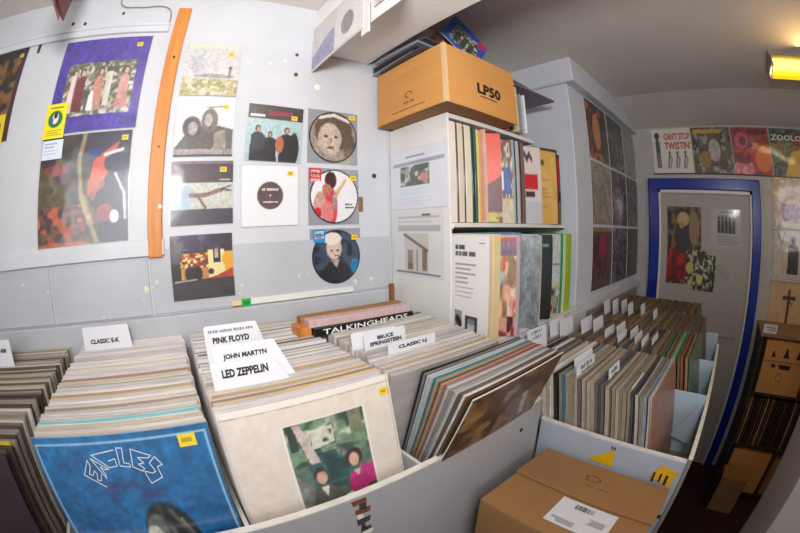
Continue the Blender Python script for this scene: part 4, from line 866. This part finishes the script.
# its contents
bz = .3465 + .006
p = Paint(56, base=(30, 90, 190)); p.rect(.16, .12, .84, .80, (170, 172, 166)); p.blotch([(60, 64, 62), (206, 206, 200), (110, 110, 100)], 9, 98, (.16, .12, .84, .80)); p.ell(.86, .88, .14, .14, (206, 30, 130)); p.ell(.1, .5, .06, .3, (20, 70, 180)); p.ell(.92, .3, .06, .2, (150, 60, 170))
for x in (.32, .5, .68): p.figure(x, .15, .55, (206, 196, 180), (70, 74, 70), (30, 30, 30), .06)
r = hang('single_sleeve', 'blue bordered single sleeve with a group photo, standing tilted in the LP50 box', 'single', p, .178, .178, (.820, .750, .600), rz=R(-8), roll_=R(38), tilt=-R(14), t=.003, mt='prt')
p = Paint(30, base=(214, 160, 90)); hang('single_sleeve', 'tan single sleeve behind the blue bordered one', 'single', p, .178, .178, (.865, .790, .590), rz=R(-8), roll_=R(30), tilt=-R(14), t=.003, mt='prtm')
p = Paint(40, base=(220, 216, 214)); p.ell(.4, .5, .2, .3, (190, 80, 70)); p.blotch([(150, 160, 190), (230, 226, 222)], 8, 99, a=.7)
hang('single_sleeve', 'white and red single sleeve left of the blue bordered one in the LP50 box', 'single', p, .178, .178, (.790, .80, .560), rz=R(-20), roll_=R(10), tilt=-R(20), t=.003, mt='prt')
for k in range(22):
    rec(.835 + random.uniform(-.002, .002), .690 + k * .0132, bz, -R(1.0), 0, random.choice([(70, 70, 76), (190, 190, 196), (40, 40, 44), (120, 110, 100), (214, 210, 206)]),
        'sleeve packed inside the open LP50 box', 'sleeves inside the LP50 box', 0).scale = (.96, .9, .54)
for k, (c, lb) in enumerate([((60, 58, 64), 'dark flat sleeve lowest of those laid across the LP50 box'), ((150, 150, 158), 'grey flat sleeve second of those laid across the LP50 box'), ((36, 36, 40), 'black flat sleeve in the pile across the LP50 box'),
                        ((130, 136, 150), 'blue grey flat sleeve near the top of the pile across the LP50 box'), ((70, 66, 72), 'charcoal flat sleeve topmost of the pile across the LP50 box')]):
    spine(.648 + .006 * ((k * 2) % 3), .735 + .02 * ((k * 3) % 4), .5432 + .0102 * k, .20, .24 - .006 * k, .009, c, lb, rz=R(-3 + 2 * k))
# stack right of the box
for k, (x, c, rz_, lb) in enumerate([(1.025, (200, 110, 90), 2, 'reddish sleeve standing just right of the LP50 box'), (1.040, (40, 36, 38), 3, 'black sleeve standing right of the LP50 box'),
                                  (1.056, (226, 214, 190), 4, 'cream sleeve standing on the shelf unit top'), (1.072, (206, 190, 150), 5, 'beige sleeve standing on the shelf unit top'),
                                  (1.090, (150, 150, 160), 8, 'grey sleeve standing on the shelf unit top'), (1.110, (236, 236, 236), 14, 'white sleeve leaning out at the end of the shelf unit top')]):
    spine(x, .722 - .004 * k, .3455, .009, .27, .155 if k > 3 else .180, c, lb, rz=R(-rz_))
for k, (c, lb) in enumerate([((110, 92, 104), 'mauve sleeve lying flat over the standing ones by the LP50 box'), ((44, 40, 44), 'black sleeve lying on the mauve one by the LP50 box'), ((96, 106, 104), 'grey green sleeve in the flat pile beside the LP50 box'),
                        ((190, 186, 184), 'white sleeve in the flat pile beside the LP50 box'), ((30, 50, 46), 'dark green sleeve topmost of the flat pile beside the LP50 box')]):
    spine(1.010 + .008 * ((k * 2) % 3), .705 + .012 * (k % 3), .5285 + .0092 * k, .315 - .03 * k, .27, .008, c, lb, rz=R(-5 + 3 * k))
# ------------------------------------------------------------------ cardboard box in front of the trough
r = thing('cardboard_box', 'closed brown cardboard box with a white shipping label in front of the trough', 'box', (.632, .175, -1.02))
x0, x1, y0, y1, bh = -.140, .140, -.185, .200, .430
mb = MB()
mb.box(x0, y0, 0, x1, y0 + .005, bh); mb.box(x0, y1 - .005, 0, x1, y1, bh); mb.box(x0, y0 + .005, 0, x0 + .005, y1 - .005, bh); mb.box(x1 - .005, y0 + .005, 0, x1, y1 - .005, bh); mb.box(x0 + .005, y0 + .005, 0, x1 - .005, y1 - .005, .005)
mb.build('body', 'carddark', r, bevel=.001)
# minor flaps beneath, major flaps above
MB().box(x0 + .006, y0, bh - .004, x1 - .006, -.02, bh).build('flap', 'carddark', r)
MB().box(x0 + .006, .03, bh - .004, x1 - .006, y1, bh).build('flap', 'carddark', r)
T = Matrix.Translation((x0, 0, bh + .001)) @ Matrix.Rotation(R(-1.0), 4, 'Y')
MB().box(0, y0, 0, .136, y1, .004, T=T).build('flap', 'carddark', r, bevel=.001)
T = Matrix.Translation((x1, 0, bh + .001)) @ Matrix.Rotation(R(3.5), 4, 'Y')
f2 = MB().box(-.150, y0 - .002, 0, 0, y1, .004, T=T).build('flap', 'carddark', r, bevel=.001)
lb = MB().box(-.105, -.100, bh + .0066, -.015, .050, bh + .0072).build('shipping_label', 'paper', r)
mb = MB(); rs = random.Random(2)
for i in range(13): mb.box(-.040, -.012 + .004 * i - .03, bh + .0074, -.024, -.012 + .004 * i - .03 + rs.choice([.0014, .0024, .003]), bh + .0076)
mb.build('barcode', 'ink', lb)
mb = MB()
for i in range(5): mb.box(-.055 - .004 * i, -.085, bh + .0074, -.053 - .004 * i, -.085 + rs.uniform(.03, .05), bh + .0076)
for i in range(4): mb.box(-.085 - .004 * i, -.02, bh + .0074, -.083 - .004 * i, -.02 + rs.uniform(.03, .06), bh + .0076)
mb.build('fine_print', 'inkgrey', lb)
smudge(r, .045, -.005, .065, .012, bh + .0105, 'inkbrown', 'xy', seed=12)
mb = MB()
for i in range(12):
    a_ = 2 * math.pi * i / 12; mb.box(.078 + .012 * math.cos(a_) - .002, .018 + .020 * math.sin(a_) - .002, bh + .0105, .078 + .012 * math.cos(a_) + .002, .018 + .020 * math.sin(a_) + .002, bh + .0108)
mb.build('emblem', 'inkbrown', r)['label'] = 'faint printed curl emblem'
# what it stands on
r = thing('low_bench', 'dark wooden bench under the brown box with the shipping label', 'bench', (.60, .16, FZ))
MB().box(-.17, -.19, .56, .17, .22, .5795).build('top', 'darkwood', r, bevel=.002)
for x in (-.15, .15):
    for y in (-.17, .20): MB().box(x - .015, y - .015, 0, x + .015, y + .015, .5595).build('leg', 'darkwood', r)

# ------------------------------------------------------------------ right-hand storage shelf
r = thing('storage_shelf', 'dark wooden storage shelf to the right of the blue door', 'shelf unit', (2.38, -.75, FZ))
MB().box(-.20, .395, 0, .13, .415, 1.075).build('side_panel', 'darkwood', r)
MB().box(-.20, -.44, 0, .13, -.42, 1.075).build('side_panel', 'darkwood', r)
for z in (.04, .385, .735): MB().box(-.20, -.4195, z, .13, .3945, z + .014).build('shelf', 'darkwood', r)
MB().box(-.205, -.445, 1.0755, .13, .42, 1.095).build('shelf', 'shelfwood', r)
r = thing('shelf_tag', 'white printed tag card standing on the right-hand storage shelf', 'tag', (2.178, -.385, -.504))
MB().box(-.001, -.055, 0, .001, .045, .05).build('card', 'paper', r); MB().box(-.0018, -.045, .03, -.0012, .025, .034).build('printed_line', 'ink', r); MB().box(-.0018, -.045, .018, -.0012, .015, .022).build('printed_line', 'ink', r)
def carton(label, loc, sx, sy, sz, m='card', flap=True, prints=True, rz=0):
    r = thing('cardboard_box', label, 'box', loc, rz=rz)
    MB().box(0, -sy / 2, 0, sx, sy / 2, sz - .006).build('body', m, r, bevel=.002)
    if flap:
        MB().box(-.001, -sy / 2, sz - .0055, sx / 2 - .002, sy / 2, sz).build('flap', m, r); MB().box(sx / 2 + .002, -sy / 2, sz - .0055, sx, sy / 2, sz).build('flap', m, r)
    if prints:
        mb = MB(); z = sz * .70
        for (y, h_, w_) in ((.10, .020, .034), (.0, .030, .050), (-.10, .024, .034)):
            mb.prism([(y - w_ / 2, z), (y + w_ / 2, z), (y + w_ / 4, z + h_), (y + w_ / 8, z + h_ * 1.8), (y - w_ / 8, z + h_ * 1.8), (y - w_ / 4, z + h_)], 'x', -.0005, -.002)
        mb.box(-.002, -sy * .5, z - .028, -.0005, sy * .5, z - .022, 1)
        mb.prism([(-.05, z - .066), (.03, z - .066), (.05, z - .04), (-.05, z - .04)], 'x', -.0005, -.002); mb.prism([(.07, z - .06), (.10, z - .06), (.10, z - .04), (.07, z - .04)], 'x', -.0005, -.002)
        mb.build('printed_marks', ['ink', 'cardedge'], r)
        mb = MB()
        for i in range(16):
            a_ = 2 * math.pi * i / 16; mb.box(-.0018, .02 + .022 * math.cos(a_) - .003, sz * .33 + .022 * math.sin(a_) - .003, -.0006, .02 + .022 * math.cos(a_) + .003, sz * .33 + .022 * math.sin(a_) + .003)
        mb.build('emblem', 'cardedge', r)
    return r
carton('cardboard box with black printed figures, top of the storage shelf by the door', (2.185, -.555, FZ + .7495), .28, .34, .312)
carton('plain cardboard box beside the printed one, cut by the picture edge', (2.20, -.93, FZ + .7495), .28, .33, .29, prints=False)
for k in range(26):
    c = random.choice([(120, 76, 44), (74, 48, 34), (150, 112, 70), (60, 44, 40), (176, 150, 110), (90, 60, 44)])
    r = spine(2.19 + random.uniform(0, .01), -.37 - k * .0215, FZ + .3995, .27, .012, .312, c, 'brown toned record standing in the middle of the storage shelf', group='records on the storage shelf', rz=0)
carton('brown cardboard box left on the bottom of the storage shelf', (2.185, -.55, FZ + .0545), .28, .33, .31, prints=False)
carton('brown cardboard box right on the bottom of the storage shelf', (2.195, -.92, FZ + .0545), .28, .33, .28, m='carddark', prints=False)
carton('small brown cardboard box on the floor in front of the storage shelf', (2.0, -.46, FZ + .001), .15, .20, .26, m='carddark', prints=False)
tag(MB().box(2.02, -.335, FZ, 2.16, -.325, FZ + .72).build('dark_board', 'darkwood'), 'dark board leaning by the door post beside the storage shelf', 'board')

# grey end panel at the far right
r = thing('display_unit', 'tall grey painted display unit at the right edge of the picture', 'display unit', (.95, -.91, FZ))
MB().box(0, -.35, 0, .02, .45, 1.55).build('end_panel', mat('warm_grey_panel', (186, 176, 164), .6, .08, 3), r, bevel=.003)
MB().box(.0205, .43, 0, .30, .45, 1.55).build('side_panel', mat('warm_grey_side', (190, 180, 168), .6, .08, 3), r, bevel=.003)
MB().box(.0205, -.35, 1.53, .30, .429, 1.55).build('top_panel', 'greyback', r, bevel=.002)

# ------------------------------------------------------------------ ceiling lamp
r = thing('ceiling_lamp', 'fluorescent ceiling lamp with an amber diffuser at the upper right', 'lamp', (1.68, -.72, CZ))
MB().box(-.09, -.30, -.024, .13, .33, 0).build('casing', 'lampwhite', r, bevel=.003)
MB().box(-.055, -.29, -.045, .050, .31, -.0245).build('tube', 'lampglow', r, bevel=.008)
MB().box(.052, -.29, -.060, .105, .31, -.0245).build('diffuser', 'lampgold', r, bevel=.006)
MB().box(-.065, .3105, -.060, .115, .318, -.0245).build('end_cap', 'white', r, bevel=.002)

l = area('ceiling_lamp_light', (1.50, -.60, .72), (1.30, -.50, .80), .10, .50, 0.9, (1.0, .62, .22)); l['label'] = 'light of the ceiling lamp'
l = area('ceiling_lamp_downlight', (1.68, -.60, .70), (1.75, -.3, -.5), .10, .50, 0.8, (1.0, .72, .42))
# ------------------------------------------------------------------ raise everything from camera-relative to floor-relative heights
for o in list(C.objects):
    if o.parent is None and o.type in ('MESH', 'EMPTY', 'CURVE'): o.location.z += H
